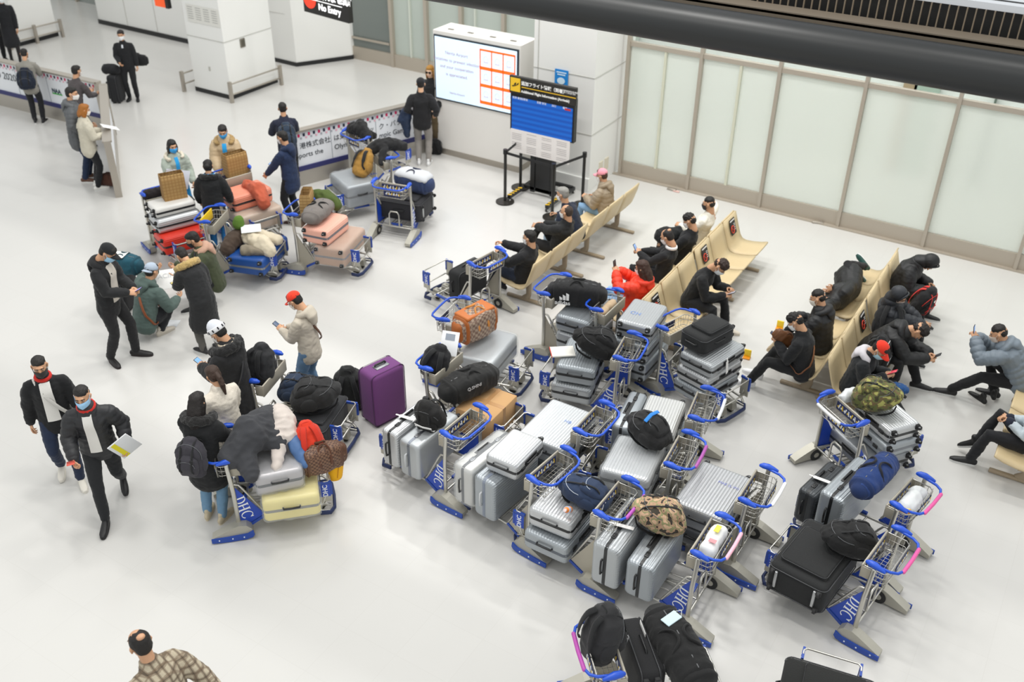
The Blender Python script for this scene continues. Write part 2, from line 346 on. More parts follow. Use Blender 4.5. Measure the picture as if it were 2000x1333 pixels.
for a in range(3):
    for b2 in range(3):
        cx, cz = OX-.253+a*.253, 2.1-b2*.33; m = MB()
        m.tube([(cx+.05*math.cos(t), -.038, cz+.06*math.sin(t)) for t in [k*PI/4 for k in range(8)]], .004, n=4, closed=True); m.box((cx, -.038, cz-.055), (.1, .004, .014))
        ob('pictogram', m.mesh('pictogram', mat('screen', '#c9b4c4', em=.4)), scr)
TX = mat('screen', '#a98fa0', em=.25)
for s, z in (('Narita Airport', 2.06), ('Initiatives to prevent infection', 1.92), ('and your cooperation', 1.79), ('is appreciated.', 1.65)): text('screen_text', s, .088, TX, Matrix.Translation((-.42, -.04, z))@FRONT, scr, align='CENTER', thick=.001)
text('screen_text', 'Narita Airport', .06, TX, Matrix.Translation((-.42, -.04, 1.3))@FRONT, scr, align='CENTER', thick=.001)
for x in (-.7, -.25, .25, .7):
    m = MB(); m.box((x, .2, 2.465), (.12, .05, .012)); ob('vent', m.mesh('vent', mat('steel', '#8b8880')), CAB)
# flight information board
BD = root('information_board', TR(-8.35, 14.55, 0), 'wheeled flight information board with blue screen and yellow plane sign', 'board')
m = MB(); m.box((0, .03, 1.6), (1.3, .1, .78)); ob('screen_case', m.mesh('screen_case', BLACK), BD)
sb = bpy.data.materials.new('board_screen'); sb.use_nodes = True; nt = sb.node_tree; b = nt.nodes['Principled BSDF']; b.inputs['Base Color'].default_value = (.0, .05, .3, 1)
tcn = nt.nodes.new('ShaderNodeTexCoord'); wv = nt.nodes.new('ShaderNodeTexWave'); wv.bands_direction = 'Z'; wv.inputs['Scale'].default_value = 3.4; cr = nt.nodes.new('ShaderNodeValToRGB')
cr.color_ramp.elements[0].color = (.002, .06, .33, 1); cr.color_ramp.elements[1].color = (.005, .17, .62, 1)
nt.links.new(tcn.outputs['Object'], wv.inputs['Vector']); nt.links.new(wv.outputs[0], cr.inputs[0]); nt.links.new(cr.outputs[0], b.inputs['Emission Color']); b.inputs['Emission Strength'].default_value = .5
m = MB(); m.box((0, -.025, 1.53), (1.23, .012, .6)); s2 = ob('screen', m.mesh('screen', sb), BD)
LT = mat('paper', '#f2f2f0')
for x, t_ in ((-.6, '定刻 便名'), (-.42, '出発地'), (-.1, '変更 状況'), (.2, '出口'), (.42, '備考')): text('column_title', t_, .045, LT, Matrix.Translation((x, -.034, 1.80))@FRONT, s2, thick=.001)
m = MB(); m.box((.52, -.034, 1.80), (.12, .004, .035)); ob('red_title', m.mesh('red_title', mat('paint', '#c03030')), s2)
m = MB(); m.rbox((0, 0, 2.045), (1.34, .07, .31), .01); hd = ob('header_sign', m.mesh('header_sign', mat('plastic', '#201e1b')), BD)
YL = mat('paint', '#f0c22c')
m = MB(); m.box((-.54, -.04, 2.05), (.2, .008, .24)); ob('yellow_square', m.mesh('yellow_square', YL), hd)
m = MB(); m.prism([(-.07, -.03), (.02, -.01), (.055, .03), (.075, .035), (.06, 0), (-.0, -.03), (-.05, -.045)], 0, .004, Matrix.Translation((-.54, -.045, 2.06))@FRONT); m.prism([(-.03, -.01), (.0, .03), (.02, .03), (.01, -.01)], 0, .004, Matrix.Translation((-.54, -.045, 2.06))@FRONT); ob('plane_symbol', m.mesh('plane_symbol', BLACK), hd)
m = MB(); m.box((.13, -.04, 2.03), (1.08, .006, .012)); ob('yellow_line', m.mesh('yellow_line', YL), hd)
text('japanese_title', '追加フライト情報（到着）', .076, LT, Matrix.Translation((-.42, -.042, 2.075))@FRONT, hd, bold=.002)
text('english_title', 'Additional Flight Information (Arrivals)', .062, LT, Matrix.Translation((-.42, -.042, 1.935))@FRONT, hd, bold=.002)
text('small_title', '附加航班信息(到达)\n추가 항공편 정보', .032, LT, Matrix.Translation((.44, -.042, 2.115))@FRONT, hd)
m = MB(); m.box((-.02, -.03, 1.02), (1.22, .01, .43)); sh = ob('timetable_sheet', m.mesh('timetable_sheet', mat('paper', '#e7e2df')), BD)
m = MB()
for i in range(4):
    for j in range(11):
        if (i*7+j*3) % 5: m.box((-.5+i*.31, -.037, 1.19-j*.034), (.2, .003, .007))
ob('print_lines', m.mesh('print_lines', mat('paper', '#aaa5a5')), sh)
for x in (-.22, .2): m = MB(); m.box((x, .1, .75), (.09, .06, 1.4)); ob('post', m.mesh('post', BLACK), BD)
m = MB(); m.box((0, .12, .55), (.3, .1, .95)); ob('back_box', m.mesh('back_box', BLACK), BD)
m = MB(); m.box((0, .1, .12), (.8, .06, .06)); m.box((0, .5, .12), (.8, .06, .06)); ob('cross_bar', m.mesh('cross_bar', BLACK), BD)
for x in (-.4, .4):
    m = MB(); m.box((x, .05, .1), (.07, 1.0, .06)); lg = ob('foot_bar', m.mesh('foot_bar', BLACK), BD)
    m = MB()
    for k in range(5): m.box((x, -.42+k*.09, .132), (.075, .035, .008), R=Matrix.Rotation(.5, 3, 'Z'))
    ob('yellow_stripes', m.mesh('yellow_stripes', YL), lg)
    for y in (-.44, .54):
        m = MB(); m.cyl((x, y, .035), .035, .04, 'x'); ob('caster', m.mesh('caster', mat('rubber', '#3a3a3a')), BD)
        m = MB(); m.cyl((x, y, .035), .018, .05, 'x'); ob('caster_hub', m.mesh('caster_hub', WHITE), BD)
# belt posts round it
def stanchion(x, y, lab, to=None):
    o = root('belt_post', TR(x, y, 0), lab, 'barrier post')
    m = MB(); m.cyl((0, 0, .012), .17, .024, n=28); m.cyl((0, 0, .03), .14, .015, n=28, r2=.05); ob('base', m.mesh('base', mat('plastic', '#26241f')), o)
    m = MB(); m.cyl((0, 0, .5), .028, .96, n=14); ob('pole', m.mesh('pole', mat('plastic', '#1d1c1a')), o)
    m = MB(); m.cyl((0, 0, .98), .04, .09, n=14); ob('belt_head', m.mesh('belt_head', BLACK), o)
    if to:
        dx, dy = to[0]-x, to[1]-y; L = math.hypot(dx, dy); a = math.atan2(dy, dx)
        m = MB(); m.box((dx/2, dy/2, .96), (L, .006, .05), R=Matrix.Rotation(a, 3, 'Z')); ob('belt', m.mesh('belt', mat('cloth', '#1f1f20')), o)
stanchion(-8.8, 14.05, 'black belt post left front of the flight board, nearest the empty floor', (-7.75, 13.95))
stanchion(-8.9, 14.75, 'black belt post behind the left front one, beside the display cabinet', (-8.8, 14.05))
stanchion(-7.75, 13.95, 'black belt post in front of the flight board behind the grey-haired man', (-7.55, 14.7))
stanchion(-7.55, 14.7, 'black belt post right of the flight board near the white column', None)
# blue poster and small marks
o = root('wall_poster', TR(-8.4, 15.285, 2.02), 'small blue poster with white symbol on the white column above the flight board', 'poster')
m = MB(); m.box((0, 0, 0), (.27, .01, .36)); ob('sheet', m.mesh('sheet', mat('paint', '#1d86d4')), o)
m = MB(); m.box((0, -.008, .13), (.2, .004, .02)); m.box((0, -.008, .09), (.16, .004, .02)); m.prism([(.08*math.cos(t), .06*math.sin(t)) for t in [k*PI/8 for k in range(16)]], 0, .004, Matrix.Translation((0, -.01, -.02))@FRONT); ob('symbol', m.mesh('symbol', mat('paper', '#cfe6f5')), o)
# hanging signs
def sgn(x, z, y, w, h, cmat): 
    m = MB(); m.box((0, 0, h/2), (w, .12, h)); return m.mesh('panel', cmat)
o = root('hanging_sign', TR(-14.45, 16.0, 2.1, -.16), 'black lit hanging sign reading No Entry with a red round symbol', 'sign')
ob('panel', sgn(0, 0, 0, 1.45, .85, mat('plastic', '#1b1a18')), o)
m = MB(); m.cyl((-.5, -.065, .30), .2, .01, 'y', n=28); ob('red_disc', m.mesh('red_disc', mat('screen', '#e63a22', em=.8)), o)
m = MB(); m.box((-.5, -.075, .34), (.24, .01, .07)); ob('disc_bar', m.mesh('disc_bar', mat('screen', '#ffffff', em=.8)), o)
GW = mat('screen', '#ffffff', em=1.0)
text('sign_text', 'No Entry', .19, GW, Matrix.Translation((-.22, -.07, .12))@FRONT, o, bold=.004); text('sign_text', '入れません', .2, GW, Matrix.Translation((-.22, -.07, .36))@FRONT, o, bold=.004)
text('small_sign_text', '禁止进入\n출입금지', .11, GW, Matrix.Translation((.42, -.07, .48))@FRONT, o)
m = MB(); m.box((.05, -.07, .30), (1.0, .006, .012)); ob('line', m.mesh('line', GW), o)
o = root('orange_hanging_sign', TR(-19.6, 16.0, 1.58), 'small orange hanging sign with dark side in the upper left', 'sign')
m = MB(); m.box((-.08, 0, .3), (.36, .05, .6)); ob('panel', m.mesh('panel', mat('screen', '#e0531d', em=.5)), o); m = MB(); m.box((.15, .02, .3), (.1, .1, .62)); ob('frame', m.mesh('frame', BLACK), o)
o = root('pointed_banner', TR(-18.35, 15.6, 1.45), 'thin orange and black pointed banner tip hanging left of the middle column', 'banner')
m = MB(); m.prism([(-.06, .5), (.02, .5), (.06, 0), (.0, .2)], -.02, .02, FRONT); ob('banner_cloth', m.mesh('banner_cloth', mat('paint', '#c5431f')), o)
m = MB(); m.prism([(.02, .5), (.05, .5), (.065, 0), (.05, .0)], -.022, .022, FRONT); m.box((-.02, 0, 2.0), (.02, .02, 3.0)); ob('hanger', m.mesh('hanger', BLACK), o)
# pipe and grille of the gallery overhead
m = MB(); m.cyl((0, 8.0, 5.365), .165, 30, 'x', n=40); o = struct('trim_12', m, mat('plastic', '#1e2021', ro=.4))
m = MB(); m.box((0, 8.26, 5.535), (30, .20, .03)); m.box((0, 8.17, 5.515), (30, .02, .05)); struct('trim_13', m, mat('paint', '#6e6457'))
m = MB(); m.box((0, 8.56, 5.62), (30, .03, .30)); struct('wall_gallery_front', m, mat('paint', '#121110'))
m = MB(); m.box((3, 8.62, 5.74), (24, .36, .05)); m.box((5.5, 8.8, 6.5), (21, .05, 1.5)); struct('ceiling_edge', m, mat('paint', '#c9ccd1'))
x = -5.0; k = 0
for k in range(80):
    m = MB(); m.box((-4.6+k*.066, 8.40, 5.63), (.009, .02, .18)); 
    if k == 0: tr = struct('trim_14', m, mat('paint', '#7a6d5c'))
    else: ob('baluster', cm('balu', lambda: MB().box((0, 0, 0), (.009, .02, .18)).mesh('baluster', mat('paint', '#7a6d5c'))), tr).location = (-4.6+k*.066, 8.40, 5.63)
# ------------------------------------------------------------------ banner barriers
def barrier(p0, p1, label, texts, h=1.08, leftend=False, marks=None):
    """barrier wall from p0 to p1; banner on the side towards the camera"""
    a = Vector((p0[0], p0[1], 0)); b3 = Vector((p1[0], p1[1], 0)); d = b3-a; L = d.length; yaw = math.atan2(d.y, d.x)
    o = root('banner_barrier', Matrix.Translation(a)@Matrix.Rotation(yaw, 4, 'Z'), label, 'barrier')
    m = MB(); m.box((L/2, .04, .15), (L, .1, .3)); ob('kick_plate', m.mesh('kick_plate', mat('steel', '#b5b0a8')), o)
    m = MB(); m.box((L/2, .04, .66), (L, .06, .74)); pn = ob('banner_panel', m.mesh('banner_panel', mat('paint', '#e6e9ee')), o)
    m = MB(); m.box((L/2, -.0, .335), (L, .03, .09)); ob('purple_band', m.mesh('purple_band', mat('paint', '#2d2f66')), pn)
    m = MB(); m.box((L/2, .04, 1.06), (L+.02, .16, .035)); ob('top_rail', m.mesh('top_rail', STEEL), o)
    cols = [('#1c2440', 0), ('#d01f5e', 1), ('#e9b4c4', 2), ('#a9adb5', 3)]; mm = [MB() for _ in cols]
    k = 0; x = .03
    while x < L-.05:
        mm[0 if k % 2 == 0 else 1].box((x, .005, .97), (.042, .006, .055)); mm[2 if k % 2 == 0 else 3].box((x+.045, .005, .915), (.036, .006, .036)); x += .105; k += 1
    for q, (c_, _) in zip(mm, cols): ob('checker_squares', q.mesh('checker_squares', mat('paint', c_)), pn)
    m = MB(); x = 1.0
    while x < L: m.box((x, .008, .66), (.01, .006, .7)); x += .98
    ob('panel_joints', m.mesh('panel_joints', mat('paint', '#9aa0a8')), pn)
    DK = mat('paint', '#3a4048')
    for s, x, z, sz in texts: text('banner_text', s, sz, DK, Matrix.Translation((x, .004, z))@FRONT, pn, align='RIGHT' if 'TOKYO' in s else 'LEFT')
    if marks:
        for mx in marks:
            text('emblem_text', 'NAA', .13, mat('paint', '#17384a'), Matrix.Translation((mx, .003, .62))@FRONT, pn, bold=.004)
            m = MB(); m.box((mx+.15, .003, .60), (.3, .006, .025)); ob('green_mark', m.mesh('green_mark', mat('paint', '#3fae49')), pn)
            m = MB(); m.tube([(mx+.5+.06*math.cos(t), .0, .68+.08*math.sin(t)) for t in [PI+PI*k/8 for k in range(9)]], .012, n=5); ob('arc_mark', m.mesh('arc_mark', mat('paint', '#5b6ea8')), pn)
    for x in (0, L): m = MB(); m.box((x, .04, .54), (.09, .12, 1.08)); ob('end_post', m.mesh('end_post', STEEL), o)
    return o
barrier((-12.5, 12.3), (-11.35, 15.45), 'white banner barrier with purple band and checks behind the loaded trolleys', [('港株式会社', .34, .72, .13), ('は東京2', 1.05, .72, .13), ('リンピッ', 1.5, .72, .11), ('ク・パラリンピ', 2.04, .72, .13), ('supports the', .12, .54, .135), ('Olympic', 1.05, .54, .14), ('Paraly', 1.60, .54, .12), ('mpic Games', 2.04, .54, .14)])
barrier((-23.2, 12.11), (-17.72, 12.42), 'white banner barrier at the far left reading 2020 below the attendants', [('TOKYO 2020', 2.95, .66, .22)], marks=[4.05])
BB = barrier((-17.5, 12.38), (-14.88, 10.35), 'barrier running toward the camera where three people lean, with grey end post', [])
# seats ------------------------------------------------------------
SEAT = mat('plastic', '#cdb992', ro=.45); LEGM = mat('paint', '#a1917a', ro=.4)
def seat_mesh():
    prof = [(.47, .43), (.45, .425), (.36, .395), (.22, .37), (.10, .365), (.04, .385), (.0, .44), (-.04, .55), (-.09, .70), (-.125, .83)]
    ws = [.26, .27, .272, .272, .272, .272, .272, .272, .268, .255]; V = []; F = []
    n = len(prof)
    for i, ((f, z), w) in enumerate(zip(prof, ws)):
        a = prof[max(i-1, 0)]; b_ = prof[min(i+1, n-1)]; tx, tz = b_[0]-a[0], b_[1]-a[1]; L = math.hypot(tx, tz); nx, nz_ = -tz/L, tx/L
        for th in (0, .022):
            for k in range(5):
                u = -1+k*.5; V.append((f-nx*th*-1, u*w, z-nz_*th*-1+ (u*u-1)*.006))
    for i in range(n-1):
        for k in range(4):
            a = i*10+k; F += [(a, a+1, a+11, a+10), (a+5, a+15, a+16, a+6)]
        a = i*10; F += [(a, a+10, a+15, a+5), (a+4, a+9, a+19, a+14)]
    F += [(0, 5, 6, 1), (1, 6, 7, 2), (2, 7, 8, 3), (3, 8, 9, 4)]; a = (n-1)*10; F += [(a+k, a+k+1, a+k+6, a+k+5) for k in range(4)]
    return MB().add(V, F).mesh('seat_shell', SEAT)
def bench(x, y0, n, facing, label, stickers=()):
    """row of n seats along y starting at y0; facing -1 looks towards -x"""
    M = Matrix.Translation((x, y0, 0))@(Matrix.Rotation(PI, 4, 'Z') if facing < 0 else Matrix.Identity(4))
    o = root('seat_bench', M, label, 'bench'); sg = -1 if facing < 0 else 1
    L = n*.57
    for i in range(n):
        s = ob('seat_shell', cm('seat', seat_mesh), o); s.location = (0, sg*(.285+i*.57), 0)
        if i in stickers:
            T = Matrix.Translation((-.058, sg*(.285+i*.57), .67))@Matrix.Rotation(-.33, 4, 'Y')
            st = ob('no_sitting_sticker', cm('stk', lambda: MB().box((0, 0, 0), (.006, .2, .26)).mesh('no_sitting_sticker', mat('paint', '#1e1c1c'))), o); st.matrix_local = T
            r = ob('red_ring', cm('stkr', lambda: MB().tube([(.005, -.03+.055*math.cos(t), -.04+.06*math.sin(t)) for t in [k*PI/7 for k in range(14)]], .008, n=6, closed=True).tube([(.005, -.07, .0), (.005, .01, -.08)], .006, n=5).mesh('red_ring', mat('paint', '#d8432a'))), st)
            w_ = ob('white_print', cm('stkw', lambda: MB().box((.004, 0, .1), (.004, .17, .02)).box((.004, .055, .03), (.004, .05, .008)).box((.004, .055, .005), (.004, .05, .008)).box((.004, .055, -.03), (.004, .05, .008)).box((.004, .055, -.06), (.004, .05, .008)).mesh('white_print', mat('paper', '#e6e4e0'))), st)
    m = MB(); m.box((.16, sg*L/2, .335), (.08, L-.1, .05)); ob('beam', m.mesh('beam', LEGM), o)
    for yy in (.3, L-.3):
        m = MB(); m.rbox((.12, sg*yy, .025), (.72, .06, .045), .012)
        m.loft([(.15, sg*yy, .04), (.10, sg*yy, .12), (.10, sg*yy, .33)], [(.03, .07), (.025, .045), (.025, .05)], side=(0, 1, 0), n=10); ob('leg', m.mesh('leg', LEGM), o)
    return o
bench(-6.48, 10.9, 3, -1, 'nearest three-seat beige bench of the leftmost row, where a man in black sits')
bench(-6.48, 12.75, 3, -1, 'beige bench of the leftmost row closest to the flight board')
bench(-4.72, 10.85, 3, -1, 'beige bench of the middle row facing left, holding the person in orange')
bench(-4.72, 12.6, 3, -1, 'beige bench of the middle row facing left, holding the man in white')
bench(-4.42, 10.85, 3, 1, 'beige bench facing right with the man in black looking at his phone', (0,))
bench(-4.42, 12.6, 3, 1, 'empty beige bench facing right with no-sitting stickers, nearest the glass wall', (0, 2))
bench(-2.14, 10.9, 3, -1, 'beige bench facing left where two men in black sit with phones')
bench(-2.14, 12.7, 3, -1, 'beige bench facing left on which someone in black lies asleep')
bench(-1.86, 10.8, 3, 1, 'beige bench facing right with the red-capped person at its near end', (2,))
bench(-1.86, 12.6, 3, 1, 'beige bench facing right at the far end by hooded sleepers', ())
bench(.58, 10.45, 4, -1, 'beige bench at the right edge of the picture beside black shoes')
# small floor things
def flat(name, px, py, w, d, col, label, cat, yaw=0., h=.004):
    p = G(px, py); m = MB(); m.box((0, 0, h/2+.001), (w, d, h)); o = tag(ob(name, m.mesh(name, mat('paper', col))), label, cat); o.matrix_world = TR(p.x, p.y, 0, yaw); return o
def floor_sticker(px, py, label):
    p = G(px, py); o = root('floor_sign', TR(p.x, p.y, 0, .1), label, 'floor sign')
    m = MB(); m.rbox((0, .05, .06), (.1, .02, .14), .006); ob('yellow_tag', m.mesh('yellow_tag', mat('plastic', '#f4d02a')), o)
    m = MB(); m.rbox((0, .03, .012), (.1, .09, .022), .006); ob('orange_foot', m.mesh('orange_foot', mat('plastic', '#f09a1e')), o)
floor_sticker(1457, 702, 'small yellow upright tag with orange foot on the floor left of white sneakers')
floor_sticker(1521, 645, 'small yellow upright tag on the floor behind the curly-haired man knee')
p = G(1312, 372); o = root('floor_stop', TR(p.x, p.y, 0), 'small metal floor stop with pink scraps by the sliding door', 'door stop')
m = MB(); m.rbox((0, 0, .02), (.18, .06, .04), .01); ob('block', m.mesh('block', STEEL), o); m = MB(); m.rbox((.1, -.02, .012), (.12, .05, .02), .005); ob('pink_tab', m.mesh('pink_tab', mat('plastic', '#e0b8b0')), o)
p = G(1597, 437); o = root('floor_stop', TR(p.x, p.y, 0, .3), 'small steel floor stop by the window wall right of the empty benches', 'door stop')
m = MB(); m.rbox((0, 0, .02), (.2, .05, .04), .01); ob('block', m.mesh('block', STEEL), o); m = MB(); m.cyl((.06, 0, .045), .015, .02); ob('pin', m.mesh('pin', STEEL), o)
# ================================================================== baggage trolleys  (x forward, y left, z up; origin on the floor under the handle)
CH = mat('metal', '#c9c7c0', ro=.32); BL = mat('plastic', '#1c50c4', ro=.32); NV = mat('rubber', '#1e2c55', ro=.6); SH = mat('steel', '#b4b1a6', me=.5, ro=.5); BLT = mat('plastic', '#2046a0')
PANEL = mat('steel', '#b0aa9c', me=.4, ro=.5)
def glyph(ch):
    """serif capital D, H or C as flat strokes, 1 high"""
    m = MB(); c_ = [0]
    def st(x, y, w, h): c_[0] += 1; m.prism([(x, y), (x+w, y), (x+w, y+h), (x, y+h)], -.0002*c_[0], .003+.0004*c_[0])
    if ch in 'DH':
        st(.08, 0, .13, 1); st(0, 0, .29, .05); st(0, .95, .29, .05)
    if ch == 'H': st(.57, 0, .13, 1); st(.49, 0, .29, .05); st(.49, .95, .29, .05); st(.2, .48, .4, .06)
    if ch in 'DC':
        cx, r0, r1 = (.25, .5, .42) if ch == 'D' else (.45, .42, .34)
        a0, a1 = (-90, 90) if ch == 'D' else (40, 320); n = 14; pr = None
        for i in range(n+1):
            a = math.radians(a0+(a1-a0)*i/n); k = abs(math.cos(a)); ro = .5; ri = .5-.04-.1*k
            px = .46 if ch == 'D' else .42; pi = px-.0-.1*k-.02
            o_ = (cx+px*math.cos(a), .5+ro*math.sin(a)); i_ = (cx+(pi)*math.cos(a), .5+ri*math.sin(a))
            if pr: m.prism([pr[0], o_, i_, pr[1]] if a1 > a0 else [pr[0], pr[1], i_, o_], 0, .003)
            pr = (o_, i_)
        if ch == 'C': st(.74, .68, .05, .28)
    return m
def trolley_meshes():
    D = {}
    m = MB()
    for s in (-1, 1):
        m.loft([(.02, .33*s, .15), (.02, .33*s, .6), (.0, .33*s, .97)], [(.024, .017)]*3, n=10)
        m.tube([(.03, .318*s, .70), (.08, .318*s, .69), (.12, .315*s, .62), (.31, .305*s, .24)], .012)
        m.tube([(.02, .30*s, .2), (.35, .29*s, .19), (.95, .24*s, .19), (1.0, .22*s, .15)], .016)
        m.tube([(.9, .245*s, .19), (.93, .25*s, .2), (.96, .25*s, .3)], .012)
        m.tube([(.72, .2*s, .18), (.9, .24*s, .09), (1.0, .25*s, .08)], .012)
    for x in (.12, .45, .78): m.tube([(x, -.29, .185), (x, .29, .185)], .012)
    m.tube([(.02, -.33, .2), (.02, .33, .2)], .014)
    m.tube([(.02, -.09, .2), (.02, -.09, .42), (.02, -.06, .47), (.02, .06, .47), (.02, .09, .42), (.02, .09, .2)], .013)
    m.tube([(.02, .09, .2), (.4, .02, .18)], .010); m.tube([(.02, -.09, .2), (.4, -.02, .18)], .010)
    m.tube([(.95, -.25, .2), (1.0, -.24, .26), (1.01, -.2, .28), (1.01, .2, .28), (1.0, .24, .26), (.95, .25, .2)], .010)
    for yy in (-.12, .0, .12): m.tube([(.12, yy, .185), (.9, yy*.8, .185)], .008, n=6)
    D['frame'] = m.mesh('frame', CH)
    D['platform_pad'] = MB().box((0, 0, 0), (.28, .03, .03)).mesh('platform_pad', BLT); D['rear_pad'] = MB().box((.1, 0, .2), (.03, .2, .03)).mesh('rear_pad', BLT)
    m = MB(); m.loft([(.01, .30, 1.0), (-.13, .285, .99), (-.19, .25, .985), (-.215, .19, .98), (-.22, 0, .98), (-.215, -.19, .98), (-.19, -.25, .985), (-.13, -.285, .99), (.01, -.30, 1.0)], [.014]*9, n=10)
    D['handle_bar'] = m.mesh('handle_bar', BL)
    m = MB(); m.tube([(-.221, .19, .98), (-.226, 0, .98), (-.221, -.19, .98)], .019, n=12); D['sleeve'] = m
    m = MB(); m.loft([(.055, 0, .005), (.03, 0, .01), (-.03, 0, .012), (-.09, 0, .003), (-.13, 0, -.005)], [(.022, .018), (.038, .026), (.042, .028), (.03, .02), (.017, .014)], side=(0, 1, 0), n=14)
    D['hand_grip'] = m.mesh('hand_grip', BL)
    m = MB()   # wire basket
    def rim(z, a): return [(.10, a, z), (-.08, a, z), (-.12, a-.04, z), (-.12, -a+.04, z), (-.08, -a, z), (.10, -a, z)]
    m.tube(rim(.93, .285), .006, n=6); m.tube(rim(.86, .275), .004, n=5); m.tube(rim(.79, .26), .004, n=5)
    for k in range(11):
        y = -.25+.05*k; m.tube([(.10, y, .78), (-.115, y, .78), (-.125, y, .93)], .003, n=4)
    for k in range(5):
        x = .07-.045*k; m.tube([(x, .285, .93), (x, .265, .78), (x, -.265, .78), (x, -.285, .93)], .003, n=4)
    D['basket'] = m.mesh('basket', CH)
    m = MB(); m.rbox((.115, 0, .865), (.022, .6, .16), .01); 
    for s in (-1, 1): m.rbox((.07, .295*s, .86), (.1, .012, .13), .005)
    D['basket_plate'] = m.mesh('basket_plate', PANEL)
    m = MB(); m.box((.101, 0, .865), (.006, .47, .105), mi=0); m.box((-.132, -.06, .86), (.006, .3, .09), mi=0)
    rr = random.Random(3)
    for x, y0, n, sc in ((.0965, -.2, 8, 1.), (-.1365, -.19, 6, .8)):
        for k in range(n):
            y = y0+.055*k*sc; mi = 1 if k % 3 else 2
            m.box((x, y, .87), (.003, .016, .06*sc), mi=mi, R=Matrix.Rotation(.3 if k % 2 else -.2, 3, 'X')); m.box((x, y+.02*sc, .86), (.003, .018, .022), mi=2 if k % 3 == 1 else 1)
    D['picture_sign'] = m.mesh('picture_sign', [mat('paint', '#1d2a58'), mat('paper', '#e6e8ea'), mat('paint', '#e9c32c')])
    tri = [(.035, .67), (.30, .235), (.11, .13), (.035, .15)]
    XZ = Matrix(((1, 0, 0, 0), (0, 0, 1, 0), (0, 1, 0, 0), (0, 0, 0, 1)))
    for key, mt in (('panel_blue', BL), ('panel_bare', PANEL)):
        m = MB(); m.prism(tri, -.004, .004, XZ); D[key] = m.mesh('side_panel', mat('plastic', '#1f46b0') if key == 'panel_blue' else mt)
    m = MB(); m.prism([(.31, .235), (.115, .125), (.13, .095), (.33, .21)], -.012, .012, XZ); D['panel_edge'] = m.mesh('panel_edge', BLT)
    # lettering, top to bottom, letter tops towards the viewer's right
    for s in (1, -1):
        mm = MB(); u = -.0
        for k, (ch, adv) in enumerate((('D', .80), ('H', .86), ('C', .8))):
            g = glyph(ch); g.v = [v+np.array([u, 0, 0]) for v in g.v]; mm.join(g); u += adv
        # glyph x -> down the panel, glyph y -> viewer's right
        sc = .125; a = math.radians(-90+ (-8 if s > 0 else 8)*0)
        if s > 0: M = Matrix(((0, -sc, 0, .185), (0, 0, 1, .006), (-sc, 0, 0, .525), (0, 0, 0, 1)))
        else: M = Matrix(((0, sc, 0, .050), (0, 0, -1, -.006), (-sc, 0, 0, .525), (0, 0, 0, 1)))
        tilt = Matrix.Translation((.1, 0, .3))@Matrix.Rotation(math.radians(-14), 4, 'Y')@Matrix.Translation((-.1, 0, -.3))
        mm.xf(tilt@M); D['letters%d' % s] = mm.mesh('lettering', mat('paper', '#eef0f2'))
    m = MB()   # wheel cover
    pr = [(-.27, .025), (-.27, .07), (-.19, .11), (-.05, .175), (.02, .20), (.10, .19), (.15, .14), (.165, .07), (.14, .03)]
    m.prism(pr, -.062, .045, XZ); D['wheel_cover'] = m.mesh('wheel_cover', SH)
    m = MB(); m.prism([(-.28, .02), (-.28, .075), (-.1, .075), (.10, .085), (.165, .12), (.172, .06), (.15, .03), (.08, .012), (-.1, .008)], -.008, .008, XZ)
    for x in (-.2, -.06, .06): m.cyl((x, .010, .05), .008, .006, 'y', n=10, mi=1)
    D['bumper_strip'] = m.mesh('bumper_strip', [BLT, mat('paper', '#dfe6f0')])
    m = MB(); m.cyl((.0, 0, .08), .08, .05, 'y', n=24); m.cyl((0, 0, .08), .035, .056, 'y', n=16, mi=1); D['wheel'] = m.mesh('wheel', [mat('rubber', '#2b2b2b'), SH])
    m = MB(); m.rbox((.97, 0, .36), (.13, .012, .27), .005); D['gate_plate'] = m.mesh('gate_plate', SH)
    m = MB(); m.box((.97, 0, .49), (.14, .022, .03)); m.box((1.035, 0, .40), (.022, .022, .16)); D['gate_trim'] = m.mesh('gate_trim', BLT)
    m = MB(); m.rbox((.965, .009, .385), (.115, .006, .17), .003)
    tme = text_mesh('DHC', .075, mat('paper', '#e8ebf2'), align='CENTER', bold=.0012); tv = np.array([tuple(v.co) for v in tme.vertices]); g = MB().add(tv, [list(p.vertices) for p in tme.polygons], 1, False)
    g.xf(Matrix.Translation((.965, .0135, .385))@Matrix.Rotation(PI/2, 4, 'Y')@Matrix.Translation((0, 0, -.025))@Matrix.Rotation(PI, 4, 'Z')@FRONT); m.join(g)
    D['gate_sticker'] = m.mesh('gate_sticker', [mat('plastic', '#1f46b0'), mat('paper', '#e8ebf2')])
    m = MB(); m.tube([(.96, .25, .5), (1.0, .25, .5), (1.03, .22, .5), (1.03, -.22, .5), (1.0, -.25, .5), (.96, -.25, .5)], .010); D['gate_tube'] = m.mesh('gate_tube', CH)
    m = MB(); m.loft([(.90, .26, .075), (1.0, .27, .075), (1.05, .2, .08), (1.06, 0, .085), (1.05, -.2, .08), (1.0, -.27, .075), (.90, -.26, .075)], [(.032, .018)]*7, side=(0, 0, 1), n=8); D['front_bumper'] = m.mesh('front_bumper', NV)
    m = MB(); m.box((.9, 0, .12), (.14, .10, .10), taper=.8); D['caster_housing'] = m.mesh('caster_housing', SH)
    m = MB(); m.cyl((.9, 0, .055), .055, .03, 'y', n=18); D['front_wheel'] = m.mesh('front_wheel', mat('rubber', '#35342f'))
    return D
TD = trolley_meshes()
